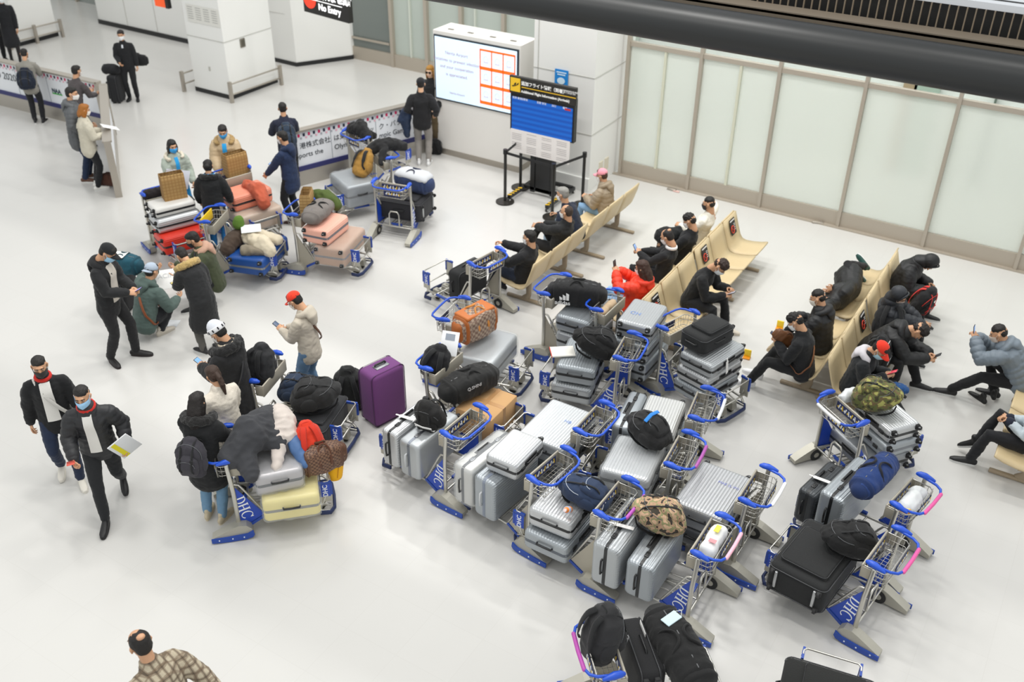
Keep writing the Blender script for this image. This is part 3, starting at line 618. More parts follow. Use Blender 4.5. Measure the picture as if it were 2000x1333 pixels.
def trolley(blue, sleeve=None):
    o = bpy.data.objects.new('baggage_trolley', None); C.objects.link(o); tag(o, None, 'trolley', 'baggage trolleys in the hall')
    for k in ('frame', 'rear_pad', 'handle_bar', 'basket', 'basket_plate', 'gate_tube', 'front_bumper'):
        p = ob(k, TD[k], o)
        if k == 'basket_plate': ob('picture_sign', TD['picture_sign'], p)
        if k == 'handle_bar' and sleeve: ob('handle_sleeve', cm(('slv', sleeve), lambda: TD['sleeve'].mesh('handle_sleeve', mat('plastic', sleeve))), p)
    for s in (-1, 1):
        g = ob('hand_grip', TD['hand_grip'], o); g.location = (.03, .31*s, 1.0); g.rotation_euler = (0, 0, -.12*s); g.scale = (.95, .85, 1.1)
        c_ = ob('caster_housing', TD['caster_housing'], o); c_.location = (0, .1*s, 0); c_ = ob('front_wheel', TD['front_wheel'], c_)
        c_ = ob('platform_pad', TD['platform_pad'], o); c_.location = (.60, .29*s, .215); c_.rotation_euler = (0, 0, -.06*s)
        p = ob('side_panel', TD['panel_blue' if blue else 'panel_bare'], o); p.location = (0, .322*s, 0); p.rotation_euler = (0, 0, -.05*s)
        ob('panel_edge', TD['panel_edge'], p)
        if blue: ob('lettering', TD['letters%d' % s], p)
        w = ob('wheel_cover', TD['wheel_cover'], o); w.location = (0, .37*s, 0); w.scale = (1, s, 1)
        b_ = ob('bumper_strip', TD['bumper_strip'], w); b_.location = (0, .053, 0)
        w2 = ob('wheel', TD['wheel'], o); w2.location = (-.02, .37*s, 0)
        w2.scale = (1, 1, 1); w2.location = (.03, .325*s, 0)
        g2 = ob('gate_plate', TD['gate_plate'], o); g2.location = (0, .25*s, 0)
        ob('gate_trim', TD['gate_trim'], g2); st = ob('gate_sticker', TD['gate_sticker'], g2)
        if s < 0: st.scale = (1, -1, 1)
    return o
def dup(r):
    n = r.copy(); C.objects.link(n)
    for c in r.children:
        c2 = c.copy(); C.objects.link(c2); c2.parent = n
        for g in c.children: g2 = g.copy(); C.objects.link(g2); g2.parent = c2
    return n
PROTO = {}
def cart(label, L=None, R=None, F=None, blue=False, sleeve=None):
    """placed from its left and right hand grips (height 1.0); or from one grip and the front bumper corner on the same side"""
    if L and R:
        a, b_ = G(*L, 1.0), G(*R, 1.0); c = (a+b_)/2; yv = (a-b_).normalized(); yaw = math.atan2(-yv.x, yv.y)
    else:
        s = 1 if L else -1; a = G(*(L or R), 1.0); f = G(*F, .05); d = (f-a); d.z = 0; yaw = math.atan2(d.y, d.x)
        yaw += s*.06
        c = a-Vector((-math.sin(yaw), math.cos(yaw), 0))*.33*s
    key = (blue, sleeve)
    if key not in PROTO: PROTO[key] = o = trolley(blue, sleeve)
    else: o = dup(PROTO[key])
    o.matrix_world = TR(c.x, c.y, 0, yaw); o['label'] = label; o['yaw'] = yaw
    return o.matrix_world.copy(), yaw
# ================================================================== luggage builders: geometry centred on the thing, x = length, y = width, z = thickness
def rrect(a, b, r, n=6, rib=0, pitch=.035):
    pts = []
    for cx, cy, a0 in ((a-r, b-r, 0), (-a+r, b-r, 90), (-a+r, -b+r, 180), (a-r, -b+r, 270)):
        for i in range(n+1): t = math.radians(a0+90*i/n); pts.append((cx+r*math.cos(t), cy+r*math.sin(t)))
    return pts
def shell(L, W, T, rib=True, r=.05):
    m = MB(); prof = []; a, b_ = W/2, T/2; n = 4
    base = rrect(a, b_, min(r, b_*.9), n)
    pts = []
    for i in range(len(base)):       # resample straight runs so that the ribs have something to bend
        p, q = base[i], base[(i+1) % len(base)]; d = math.dist(p, q); k = max(1, int(d/.0085)) if rib else max(1, int(d/.06))
        for j in range(k): pts.append((p[0]+(q[0]-p[0])*j/k, p[1]+(q[1]-p[1])*j/k))
    s = 0; out = []
    for i, p in enumerate(pts):
        q = pts[(i+1) % len(pts)]; d = math.dist(p, q)
        g = (.0035 if (s % .034) < .009 else 0) if rib else 0
        out.append((p[0]*(1-g/a), p[1]*(1-g/b_))); s += d
    xs = []; R_ = .045
    for i in range(5): t = PI/2*i/4; xs.append((-L/2+R_*(1-math.sin(t)), R_*(1-math.cos(t))))
    xs = xs[::-1]; full = [(x, o_) for x, o_ in xs]; full = [(-L/2, R_)]+[(-L/2+R_*(1-math.cos(PI/2*i/4)), R_*(1-math.sin(PI/2*i/4))) for i in range(1, 5)]
    full += [(-x, o_) for x, o_ in full[::-1]]
    V = []; N = len(out)
    for x, o_ in full:
        for y, z in out: V.append((x, y*(1-o_/a), z*(1-o_/b_)))
    F = [(i*N+k, i*N+(k+1) % N, (i+1)*N+(k+1) % N, (i+1)*N+k) for i in range(len(full)-1) for k in range(N)]
    F += [tuple(range(N))[::-1], tuple(range((len(full)-1)*N, len(full)*N))]
    m.add(V, F); m.sm = [not rib or False for _ in m.sm] if rib else m.sm
    return m
KB = mat('plastic', '#18191b')
def suitcase(label, M, dims=(.72, .5, .27), col='#b9bcc0', rib=True, band='#26282a', handle='#1b1c1e', tagc=None, wrap=False, sticker=None, group=None, kind='case', name='hard_suitcase', feet=True):
    L, W, T = dims; o = root(name, M, label, 'suitcase', group)
    K = (L, W, T, rib)
    ob('shell', cm(('sh', K, col, kind), lambda: shell(L, W, T, rib).mesh('shell', mat(kind, col))), o)
    bm_ = mat('metal' if band[1] in '89abc' else 'plastic', band)
    ob('frame_band', cm(('bd', K, band), lambda: MB().prism(rrect(L/2+.003, W/2+.003, .055, 5), -.017, .017).mesh('frame_band', bm_)), o)
    hm = mat('plastic', handle)
    def hnd(): return MB().tube([(L/2-.005, -.09, .03), (L/2+.025, -.085, .03), (L/2+.03, 0, .03), (L/2+.025, .085, .03), (L/2-.005, .09, .03)], .011).mesh('top_handle', hm)
    ob('top_handle', cm(('h1', K, handle), hnd), o)
    ob('side_handle', cm(('h2', K, handle), lambda: MB().tube([(-.09, W/2-.005, .035), (-.085, W/2+.02, .035), (.085, W/2+.02, .035), (.09, W/2-.005, .035)], .010).rbox((0, W/2, .035), (.24, .01, .05), .004).mesh('side_handle', hm)), o)
    for x in (-L*.28, L*.28):
        l_ = ob('latch', cm(('la', handle), lambda: MB().rbox((0, 0, 0), (.075, .014, .045), .004).rbox((0, .008, 0), (.04, .008, .02), .003).mesh('latch', mat('metal', '#8d8f92') if handle != '#1b1c1e' else hm)), o); l_.location = (x, W/2+.004, 0)
    if feet:
        for sy in (-1, 1):
            for sz in (-1, 1):
                w = ob('wheel', cm('lw', lambda: MB().rbox((.0, 0, 0), (.05, .065, .06), .015).cyl((-.035, 0, 0), .025, .02, 'z', n=14).cyl((-.035, 0, .0), .012, .024, 'z', n=10, mi=1).mesh('wheel', [mat('rubber', '#1b1b1c'), mat('plastic', '#8c8f90')])), o)
                w.location = (-L/2+.005, sy*(W/2-.055), sz*(T/2-.045))
    if tagc:
        t_ = ob('luggage_tag', cm('ltag', lambda: MB().box((0, 0, 0), (.05, .004, .2)).box((0, .0, .12), (.02, .006, .06)).mesh('luggage_tag', mat('paper', '#f0efec'))), o); t_.location = (L*.1, W/2+.028, -.03); t_.rotation_euler = (0, .2, .1)
    if sticker:
        s_, c_, px, py, sz = sticker; text('shell_writing', s_, sz, mat('paper', c_), Matrix.Translation((px, py, T/2+.002))@Matrix.Rotation(PI/2, 4, 'Z'), o, thick=.0005)
    if wrap:
        def wr():
            q = MB(); q.rbox((0, 0, 0), (L+.03, W+.03, T+.03), .05, 3); q = remesh(q, .03, 2); q.v[0][:] = q.v[0]; return wrinkle(wrinkle(q, .006, 11, 3), -.009, 13, 5).mesh('plastic_wrap', mat('film', '#e9edf0'))
        ob('plastic_wrap', cm(('wr', K), wr), o)
    return o
def soft_case(label, M, dims=(.7, .46, .3), col='#1d1e20', pipe='#3a3b3e', bar='#b9bbbd', group=None, name='soft_suitcase', tagc=None):
    L, W, T = dims; o = root(name, M, label, 'suitcase', group); cmat = mat('cloth', col)
    def bd():
        q = MB().rbox((0, 0, 0), (L, W, T), .06, 3); return q.mesh('body', cmat)
    b_ = ob('body', cm(('sb', dims, col), bd), o)
    ob('front_pocket', cm(('sp', dims, col), lambda: MB().rbox((-.04, 0, T/2+.012), (L*.66, W*.8, .06), .028, 3).mesh('front_pocket', cmat)), o)
    ob('piping', cm(('pp', dims, pipe), lambda: MB().tube([(x, y, T/2-.03) for x, y in rrect(L/2+.001, W/2+.001, .07, 4)], .006, n=6, closed=True).tube([(x, y, -T/2+.03) for x, y in rrect(L/2+.001, W/2+.001, .07, 4)], .006, n=6, closed=True).tube([(x-.04, y, T/2+.034) for x, y in rrect(L*.33, W*.4, .05, 4)], .004, n=5, closed=True).mesh('piping', mat('plastic', pipe))), o)
    ob('top_handle', cm(('sh', L), lambda: MB().tube([(L/2-.005, -.09, .02), (L/2+.03, -.07, .02), (L/2+.03, .07, .02), (L/2-.005, .09, .02)], .013).mesh('top_handle', KB)), o)
    ob('side_handle', cm(('ss', L, W), lambda: MB().tube([(-.1, W/2-.005, .02), (-.08, W/2+.02, .02), (.08, W/2+.02, .02), (.1, W/2-.005, .02)], .011).mesh('side_handle', KB)), o)
    for sy in (-1, 1):
        ob('foot_bar', cm(('sf', dims, sy, bar), lambda: MB().rbox((-L/2-.01, sy*(W/2-.1), .02), (.03, .03, T*.6), .006).mesh('foot_bar', mat('metal', bar))), o)
        for z_ in (-1, 1):
            w = ob('wheel', cm('lw', lambda: None), o) if 0 else ob('wheel', cm('sw', lambda: MB().cyl((0, 0, 0), .03, .025, 'y', n=14).rbox((.02, 0, 0), (.04, .05, .05), .01).mesh('wheel', mat('rubber', '#2a2a2b'))), o)
            w.location = (-L/2-.025, sy*(W/2-.06), z_*(T/2-.06))
    if tagc: t_ = ob('luggage_tag', cm('ltag2', lambda: MB().rbox((0, 0, 0), (.16, .05, .005), .002).mesh('luggage_tag', mat('paper', '#f0efec'))), o); t_.location = (.15, W/2+.02, .06)
    return o
STRAP = mat('cloth', '#1a1a1c')
def backpack(label, M, size=(.34, .22, .48), col='#1c1d1f', mt=None, strap='#17181a', zipc='#55575a', seed=1, group=None, name='backpack', kind='cloth', accent=None, logo=None, cat='backpack'):
    """z up along the back, y = depth (front pocket at +y, straps at -y); origin at its middle"""
    w, d, h = size; o = root(name, M, label, cat, group); m_ = mt or mat(kind, col)
    def bd():
        q = MB(); q.loft([(0, 0, -h*.42), (0, 0, -h*.2), (0, 0, .1*h), (0, -.01, h*.3), (0, -.02, h*.40)], [(w*.44, d*.42), (w*.49, d*.5), (w*.48, d*.5), (w*.4, d*.42), (w*.24, d*.25)], n=16, power=.75)
        q = remesh(q, .013, 3); wrinkle(q, .012, 8, seed, (1, 1, 1.4)); wrinkle(q, -.007, 9, seed+5, (1.5, 1, 1)); wrinkle(q, .004, 26, seed+5); return q.mesh('body', m_)
    ob('body', cm(('bb', size, m_.name, seed), bd), o)
    def pk():
        q = MB(); q.loft([(0, d*.42, -h*.36), (0, d*.5, -h*.2), (0, d*.45, h*.02), (0, d*.38, h*.1)], [(w*.33, d*.2), (w*.38, d*.28), (w*.34, d*.25), (w*.2, d*.12)], n=14, power=.75)
        q = remesh(q, .013, 3); wrinkle(q, .006, 14, seed+9); return q.mesh('front_pocket', m_)
    fp = ob('front_pocket', cm(('bp', size, m_.name, seed), pk), o)
    ob('zipper', cm(('bz', size, zipc), lambda: MB().tube([(math.cos(a)*w*.46, d*.30, h*.06+math.sin(a)*h*.33) for a in [PI*k/10-.15 for k in range(11)]], .004, n=5).tube([(math.cos(a)*w*.3, d*.70, -h*.15+math.sin(a)*h*.15) for a in [PI*k/8 for k in range(9)]], .004, n=5).mesh('zipper', mat('plastic', zipc))), o)
    sm = mat('cloth', strap)
    for s in (-1, 1):
        ob('shoulder_strap', cm(('bs', size, strap, s), lambda: MB().loft(crv([(s*w*.14, -d*.40, h*.36), (s*w*.2, -d*.60, h*.25), (s*w*.27, -d*.64, 0), (s*w*.3, -d*.56, -h*.25), (s*w*.4, -d*.35, -h*.36)], 3), [(.032, .008)]*8+[(.018, .005)]*5, n=8).mesh('shoulder_strap', sm)), o)
    for x_ in (-w*.2, w*.2): ob('compression_strap', cm(('bc', size, strap, x_), lambda: MB().loft(crv([(x_, -d*.1, h*.44), (x_, d*.28, h*.36), (x_, d*.56, h*.12), (x_, d*.74, -h*.1), (x_, d*.74, -h*.28), (x_, d*.40, -h*.42)], 3), [(.012, .004)]*16, n=6).rbox((x_, d*.66, h*.02), (.034, .02, .03), .004).mesh('compression_strap', sm)), o)
    for s in (-1, 1): ob('side_pocket', cm(('bsp', size, m_.name, s), lambda: MB().ell((s*w*.45, 0, -h*.2), (w*.07, d*.28, h*.2)).mesh('side_pocket', m_)), o)
    ob('top_loop', cm(('bt', size, strap), lambda: MB().tube(crv([(-.05, -d*.25, h*.38), (-.035, -d*.25, h*.45), (.035, -d*.25, h*.45), (.05, -d*.25, h*.38)]), .009).mesh('top_loop', sm)), o)
    if accent: ob('accent_stripe', cm(('ba', size, accent), lambda: MB().loft([(-w*.30, d*.74, h*.02), (0, d*.78, h*.05), (w*.3, d*.70, h*.02)], [(.022, .006)]*3, side=(0, 0, 1), n=8).mesh('accent_stripe', mat('cloth', accent))), o)
    if logo: text('logo', logo[0], logo[1], mat('paper', logo[2]), Matrix.Translation((0, d*.80, logo[3] if len(logo) > 3 else -h*.1))@Matrix.Rotation(PI, 4, 'Z')@FRONT, o, align='CENTER')
    return o
def duffel(label, M, size=(.6, .3, .3), col='#1d1d1f', endc=None, strap='#161617', trim=None, seed=1, group=None, name='duffel_bag', kind='cloth', mt=None, logo=None, box=.7, cat='bag'):
    """x = length; lying on its base"""
    L, w, h = size; o = root(name, M, label, cat, group); m_ = mt or mat(kind, col)
    def bd():
        q = MB(); q.loft([(-L*.46, 0, 0), (-L*.42, 0, 0), (-L*.2, 0, .01), (.2*L, 0, .01), (L*.42, 0, 0), (L*.46, 0, 0)], [(w*.36, h*.38), (w*.44, h*.45), (w*.5, h*.5), (w*.5, h*.5), (w*.44, h*.45), (w*.36, h*.38)], side=(0, 1, 0), n=20, power=box)
        q = remesh(q, .013, 3); wrinkle(q, .008, 8, seed, (1.5, 1, 1)); wrinkle(q, -.008, 8, seed+2, (1.6, 1, .8)); wrinkle(q, .003, 24, seed+4); return q.mesh('body', m_)
    ob('body', cm(('db', size, m_.name, seed, box), bd), o)
    for s in (-1, 1):
        em = mat(kind, endc or col)
        ob('end_panel', cm(('de', size, em.name, s), lambda: MB().loft([(s*L*.465, 0, 0), (s*L*.49, 0, 0), (s*L*.5, 0, 0)], [(w*.46, h*.46), (w*.42, h*.43), (w*.34, h*.36)], side=(0, 1, 0), n=18, power=box).mesh('end_panel', em)), o)
        ob('carry_handle', cm(('dh', size, strap, s), lambda: MB().loft(crv([(-L*.17, s*w*.44, h*.20), (-L*.14, s*w*.30, h*.50), (-L*.06, s*w*.12, h*.60), (L*.06, s*w*.12, h*.60), (L*.14, s*w*.30, h*.50), (L*.17, s*w*.44, h*.20)]), [(.010, .014)]*21, side=(1, 0, 0), n=8).mesh('carry_handle', mat('cloth', strap))), o)
    ob('zipper', cm(('dz', size), lambda: MB().tube([(-L*.4, 0, h*.47), (-L*.2, 0, h*.515), (L*.2, 0, h*.515), (L*.4, 0, h*.47)], .006, n=5).mesh('zipper', mat('plastic', '#6a6b6d'))), o)
    if trim:
        for x in (-L*.16, L*.16): ob('trim_band', cm(('dt', size, trim, x), lambda: MB().loft([(x+(y_*0), w*.515*math.cos(t), h*.515*math.sin(t)+.005) for y_, t in [(0, PI*2*k/16) for k in range(16)]], [(.02, .004)]*16, side=(1, 0, 0), n=6, closed=True).mesh('trim_band', mat('leather', trim))), o)
    if logo: text('logo', logo[0], logo[1], mat('paper', logo[2]), Matrix.Translation((logo[3], -w*.5-.012, logo[4]))@FRONT, o, align='CENTER', bold=.001)
    return o
def lump(label, M, parts, col, kind='cloth', name='draped_coat', cat='coat', vox=.016, amp=.018, freq=7, seed=2, group=None, mt=None, child=None):
    """soft heap of cloth from overlapping tapered rolls; single mesh thing"""
    q = MB()
    for p, r in parts: q.loft(p, r, n=10)
    q = remesh(q, vox, 3); wrinkle(q, amp, freq, seed); wrinkle(q, -amp*.8, freq*1.1, seed+1, (1, 1.6, .8)); wrinkle(q, amp*.45, freq*2.6, seed+3)
    o = ob(name, q.mesh(name, mt or mat(kind, col))); o.matrix_world = M; tag(o, label, cat, group)
    return o
def carton(label, M, dims, col='#c39a6b', tape='#b58a5c', name='cardboard_box', group=None, wrap=False):
    o = root(name, M, label, 'box', group); a, b_, c_ = dims
    ob('box_body', MB().rbox((0, 0, 0), dims, .006, 1).mesh('box_body', mat('paper', col)), o)
    ob('packing_tape', MB().box((0, 0, 0), (a+.004, .06, c_+.004)).box((0, 0, 0), (.05, b_+.002, c_+.008)).mesh('packing_tape', mat('plastic', tape)), o)
    if wrap: q = MB().rbox((0, 0, 0), (a+.03, b_+.03, c_+.03), .04, 3); q = remesh(q, .03, 2); ob('plastic_wrap', wrinkle(q, .006, 11, 3).mesh('plastic_wrap', mat('film', '#e9edf0')), o)
    return o
def paper_bag(label, M, size=(.34, .16, .42), group=None, open_=True):
    o = root('paper_carrier_bag', M, label, 'bag', group); w, d, h = size
    pm = mat('paper', '#b89a68', check='#b4935f #9a7645 #7c5a30', cs=6)
    m = MB(); zs = (-h/2, -h*.1, h*.3, h/2); sc = (1, 1.02, .98, .8)
    V = []; 
    for z, s in zip(zs, sc):
        for x, y in ((-w/2, -d/2*s), (w/2, -d/2*s), (w/2*1.01, 0), (w/2, d/2*s), (-w/2, d/2*s), (-w/2*1.01, 0)): V.append((x, y, z))
    F = [tuple(range(6))[::-1]]+[(i*6+k, i*6+(k+1) % 6, (i+1)*6+(k+1) % 6, (i+1)*6+k) for i in range(3) for k in range(6)]
    V2 = [(x*.97, y*.95, z+.004) for x, y, z in V]; F += [tuple(j+24 for j in f[::-1]) for f in F]; F += [(18+k, 18+(k+1) % 6, 42+(k+1) % 6, 42+k) for k in range(6)]
    m.add(V+V2, F, 0, False); ob('bag_body', m.mesh('bag_body', pm), o)
    for s in (-1, 1):
        ob('twisted_handle', MB().tube([(-.07, s*d*.4, h*.46), (-.06, s*d*.36, h*.56), (.06, s*d*.36, h*.56), (.07, s*d*.4, h*.46)], .004, n=6).mesh('twisted_handle', mat('paper', '#8a6a40')), o)
    return o
def at(px, py, z, yaw=0.0, rx=0.0, ry=0.0): p = G(px, py, z); return TR(p.x, p.y, z, yaw, rx, ry)
# ================================================================== trolleys and what they carry
H_ = PI/2
EDGE = lambda M, x, y, z, yw=0.: M@TR(x, y, z, yw+H_, H_)        # case standing on its long edge across the trolley, thickness along x
FLAT = lambda M, x, y, z, yw=0., rx=0., ry=0.: M@TR(x, y, z, yw, rx, ry)
SIL, SIL2, SIL3 = '#b4b8bb', '#a5abb0', '#c4c6c8'
# 1 black backpack cart
M, y = cart('leftmost trolley of the cluster with lettered blue panel, two silver cases and a black backpack', (867.6, 853), (941.6, 791.7), blue=True)
suitcase('upright ribbed silver suitcase with black band, leftmost of the trolley cluster', EDGE(M, .76, .02, .50), (.76, .50, .24), SIL3, tagc=1)
suitcase('smooth silver suitcase with grey double seam under the black backpack', EDGE(M, .46, .04, .49), (.76, .50, .29), SIL, rib=False, band='#8a8f99', handle='#c4c6c8', tagc=1)
backpack('black backpack with white curved tag leaning on two silver cases at the left trolley', FLAT(M, .47, .02, .90, .2, -.5), (.34, .24, .46), '#191818', seed=2, accent='#e8e8e6')
# 2
M, y = cart('trolley with plain steel side panels carrying a film-wrapped case, nearest the open floor', (1036, 942), (1113.7, 875))
suitcase('silver suitcase wrapped in white plastic film standing at the trolley front', EDGE(M, .86, .02, .52), (.78, .52, .26), '#c9c8c4', rib=False, wrap=True, handle='#3a3a3a')
suitcase('large silver suitcase with twin blue-grey seam beside the film-wrapped one', EDGE(M, .55, .03, .51), (.80, .54, .29), SIL2, band='#7d8594', handle='#c4c6c8', tagc=1)
suitcase('small ribbed silver cabin case lying flat on two upright cases', FLAT(M, .47, .0, .90, H_+.1), (.56, .40, .22), SIL3, band='#2a2b2d')
# 3
M, y = cart('trolley carrying the broad ribbed silver case with blue writing, behind the cabin case', (1129.4, 848), (1188, 785))
suitcase('broad ribbed silver suitcase with blue scribble lying flat on top, left of centre', FLAT(M, .44, .02, .62, H_, ry=.0), (.80, .60, .28), '#c0c3c6', band='#4a4d50', sticker=('HB', '#7f98cc', -.05, .05, .07))
suitcase('dark grey case lying below the broad ribbed silver one', FLAT(M, .46, .02, .34, H_), (.74, .54, .24), '#7f8386', rib=False)
# 4
M, y = cart('trolley with purple-sleeved handle and the navy backpack with a drink bottle', (1170, 1011), (1234, 933.6), sleeve='#b04cb0')
suitcase('lower silver suitcase with grey band and caster wheels under the navy backpack stack', FLAT(M, .55, .05, .36, H_), (.76, .52, .25), SIL2, band='#5a6069')
suitcase('upper ribbed silver suitcase with black trim carrying the navy backpack', FLAT(M, .56, .0, .63, H_+.04), (.72, .50, .25), SIL3, band='#1c1d1f')
backpack('navy backpack with grey zip and an orange drink bottle in its side pocket', FLAT(M, .38, -.02, .88, H_+.1, 1.35), (.34, .24, .52), '#25344f', zipc='#a6adb8', seed=5)
o = root('drink_bottle', M@TR(.36, .33, .90, .2, -.9), 'small orange drink bottle with pale cap in the navy backpack pocket', 'bottle')
ob('bottle_body', MB().loft([(0, 0, -.09), (0, 0, .03), (0, 0, .06), (0, 0, .085)], [.034, .034, .026, .014], n=14).mesh('bottle_body', mat('plastic', '#ef8a3a')), o); ob('label_band', MB().cyl((0, 0, .01), .0355, .07, n=16).mesh('label_band', mat('plastic', '#b9cbe6')), o); ob('cap', MB().cyl((0, 0, .11), .017, .025, n=12).mesh('cap', mat('plastic', '#efd9d6')), o)
# 5
M, y = cart('trolley with pink-marked handle behind the black round backpack with blue stripe', (1309.7, 916), (1350.5, 842), sleeve='#a34f9e')
suitcase('shiny plastic-wrapped silver suitcase with black corners in the middle of the cluster', FLAT(M, .50, .05, .62, H_+.08, ry=-.10), (.76, .54, .26), SIL3, wrap=True)
suitcase('dark grey suitcase under the shiny wrapped silver one in the middle', FLAT(M, .50, .03, .35, H_), (.72, .50, .24), '#6e7276', rib=False)
backpack('black round backpack with bright blue stripe and white loop tag', FLAT(M, .48, -.28, .93, H_-.3, 1.25), (.38, .26, .48), '#1b1b1c', seed=7, accent='#2f7fd0')
# 6
M, y = cart('trolley with white handle sleeve carrying ribbed cases below the three-case stack', (1358, 821.6), (1385, 756.6), sleeve='#e6e8ea')
suitcase('ribbed pale silver suitcase lying above the round black backpack', FLAT(M, .45, .02, .62, H_+.03), (.70, .46, .25), '#cfd0cf', rib=True)
suitcase('flat narrow silver suitcase standing on edge beside the pale ribbed one', EDGE(M, .80, .1, .50), (.76, .52, .22), SIL2, rib=False)
suitcase('silver case lying under the pale ribbed suitcase', FLAT(M, .42, .0, .35, H_), (.7, .48, .24), SIL2)
# 7
M, y = cart('trolley with white handle sleeve at the right of the broad grey case with pen writing', (1456, 986), (1503.6, 911), sleeve='#f0f0f0')
suitcase('broad matt grey ribbed suitcase with handwritten purple note on its lid', FLAT(M, .44, .03, .62, H_), (.80, .58, .28), '#abadb0', band='#56595c', kind='case', sticker=('MAE (L.W)', '#7a82c0', -.12, .0, .05))
suitcase('dark case lying under the matt grey suitcase with handwriting', FLAT(M, .45, .03, .34, H_), (.76, .54, .24), '#77797b', rib=False)
# 8
M, y = cart('trolley with light pink handle sleeve holding papers, camouflage backpack in front', (1363, 1091), (1417.5, 1005), blue=True, sleeve='#f2b6c6')
suitcase('silver suitcase with black centre band standing on edge left of the camouflage backpack', EDGE(M, .88, .05, .50), (.82, .54, .30), SIL, tagc=1)
suitcase('ribbed silver suitcase with black casters standing nearest the lettered blue panel', EDGE(M, .52, .06, .47), (.76, .46, .30), SIL2)
backpack('brown and tan camouflage backpack on top of the silver cases', FLAT(M, .62, -.12, .88, H_+.5, 1.1), (.38, .28, .50), mt=mat('cloth', '#8a7a60', camo='#3b352c #b08f74 #8c8a62 #c7a587'), seed=9)
o = root('plastic_carrier', FLAT(M, -.02, .0, .93, H_), 'white plastic bag with red and yellow print in the trolley basket', 'bag')
q = MB().rbox((0, 0, 0), (.42, .16, .16), .06, 3); q = remesh(q, .02, 2); ob('bag_film', wrinkle(q, .02, 9, 4).mesh('bag_film', mat('plastic', '#e4e5e4')), o); ob('yellow_print', MB().box((-.08, .0, .105), (.1, .05, .004)).mesh('yellow_print', mat('plastic', '#e8d23c')), o); ob('red_print', MB().box((.1, .02, .105), (.05, .07, .004)).mesh('red_print', mat('plastic', '#d88a90')), o)
# 9
M, y = cart('trolley beside the red-capped person with white sleeve and a green camouflage pack behind', (1612, 764), (1691, 832.7), blue=True, sleeve='#e8e8e8')
suitcase('large grey case lying lowest on the trolley by the red-capped person', FLAT(M, .48, -.02, .33, H_), (.74, .60, .22), '#8f9296', rib=False)
suitcase('silver hard suitcase with long bar and round wheels in the middle of that stack', FLAT(M, .60, -.05, .54, H_), (.70, .52, .20), SIL2, rib=False, band='#7a7e84')
suitcase('small ribbed silver suitcase with black casters directly under the green camouflage pack', FLAT(M, .58, -.08, .75, H_), (.62, .44, .20), SIL3)
backpack('green camouflage backpack on the trolley beside the red-capped person', FLAT(M, .50, .02, 1.03, .7, 1.2), (.42, .30, .46), mt=mat('cloth', '#5a5a34', camo='#3e3a26 #5f6636 #6b5b3c #a3a25a'), seed=11)
lump('crumpled white plastic bag beside the green camouflage pack', FLAT(M, .32, .28, .90), [([(-.08, 0, 0), (.1, .02, .0)], [.08, .07])], '#dfe2e4', 'plastic', 'plastic_bag', 'bag')
# 10
M, y = cart('trolley with pink handle sleeve whose basket holds a plastic bag, at the far right cluster', (1751, 995), (1811, 929), blue=True, sleeve='#e0569c')
suitcase('ribbed silver suitcase with black band standing on edge under the navy duffel', EDGE(M, .62, .02, .56, .0), (.82, .54, .28), SIL2, band='#17181a')
suitcase('dark case with silver latches at the front of the navy duffel trolley', EDGE(M, .90, .05, .46), (.66, .44, .22), '#4c4f52', tagc=1)
duffel('navy blue round duffel bag lying across the far right trolley', FLAT(M, .40, .0, .98, H_), (.62, .30, .28), '#1d3870', endc='#1a2f5c', seed=3, box=1.0, strap='#20222c')
lump('clear plastic bag with orange snack packs in the far right basket', FLAT(M, -.02, .02, .92, H_), [([(-.14, 0, 0), (.14, .02, .0)], [.09, .08])], '#d6d9da', 'plastic', 'plastic_bag', 'bag')
o = root('snack_pack', FLAT(M, -.04, .2, .93, .3), 'small orange snack pack beside the clear plastic bag', 'packet'); ob('packet', MB().rbox((0, 0, 0), (.1, .12, .06), .01).mesh('packet', mat('plastic', '#f0a41c')), o); ob('yellow_label', MB().box((0, 0, .032), (.07, .08, .003)).mesh('yellow_label', mat('plastic', '#f6d65a')), o)
# 11
M, y = cart('nearest right trolley with bright pink handle sleeve under a big black suitcase', (1706, 1113), (1764, 1031.6), blue=True, sleeve='#e0569c')
soft_case('big black fabric suitcase with steel foot bars lying on the nearest right trolley', FLAT(M, .62, .05, .42, -H_, ry=.0), (.88, .60, .34), '#1f2021')
backpack('black backpack with red cord lying on the big black fabric suitcase', FLAT(M, .42, -.14, .76, H_+.6, 1.3), (.38, .26, .52), '#161617', seed=4)
# 14
M, y = cart('trolley with lettered blue panel behind the broad ribbed case, black backpack and a red-edged sheet', (1209, 703.6), (1240, 649.6), blue=True)
suitcase('ribbed silver suitcase with black band and yellow wheel tabs, upper of the leaning pair', FLAT(M, .58, .0, .62, H_+.1, ry=.0), (.72, .50, .25), SIL2)
suitcase('ribbed silver suitcase with black casters, lower of the leaning pair', FLAT(M, .60, .02, .35, H_+.06), (.74, .52, .25), SIL)
backpack('large crumpled black backpack with small red badge on two ribbed cases', FLAT(M, .44, -.05, .92, H_+.2, 1.15), (.40, .28, .54), '#151516', seed=6)
o = root('book', FLAT(M, .80, .10, .77, .5), 'thin white booklet with red edge beside the crumpled black backpack', 'book'); ob('pages', MB().rbox((0, 0, 0), (.3, .22, .02), .003).mesh('pages', mat('paper', '#efece4')), o); ob('red_edge', MB().box((.152, 0, 0), (.008, .22, .024)).mesh('red_edge', mat('paint', '#d8412e')), o)
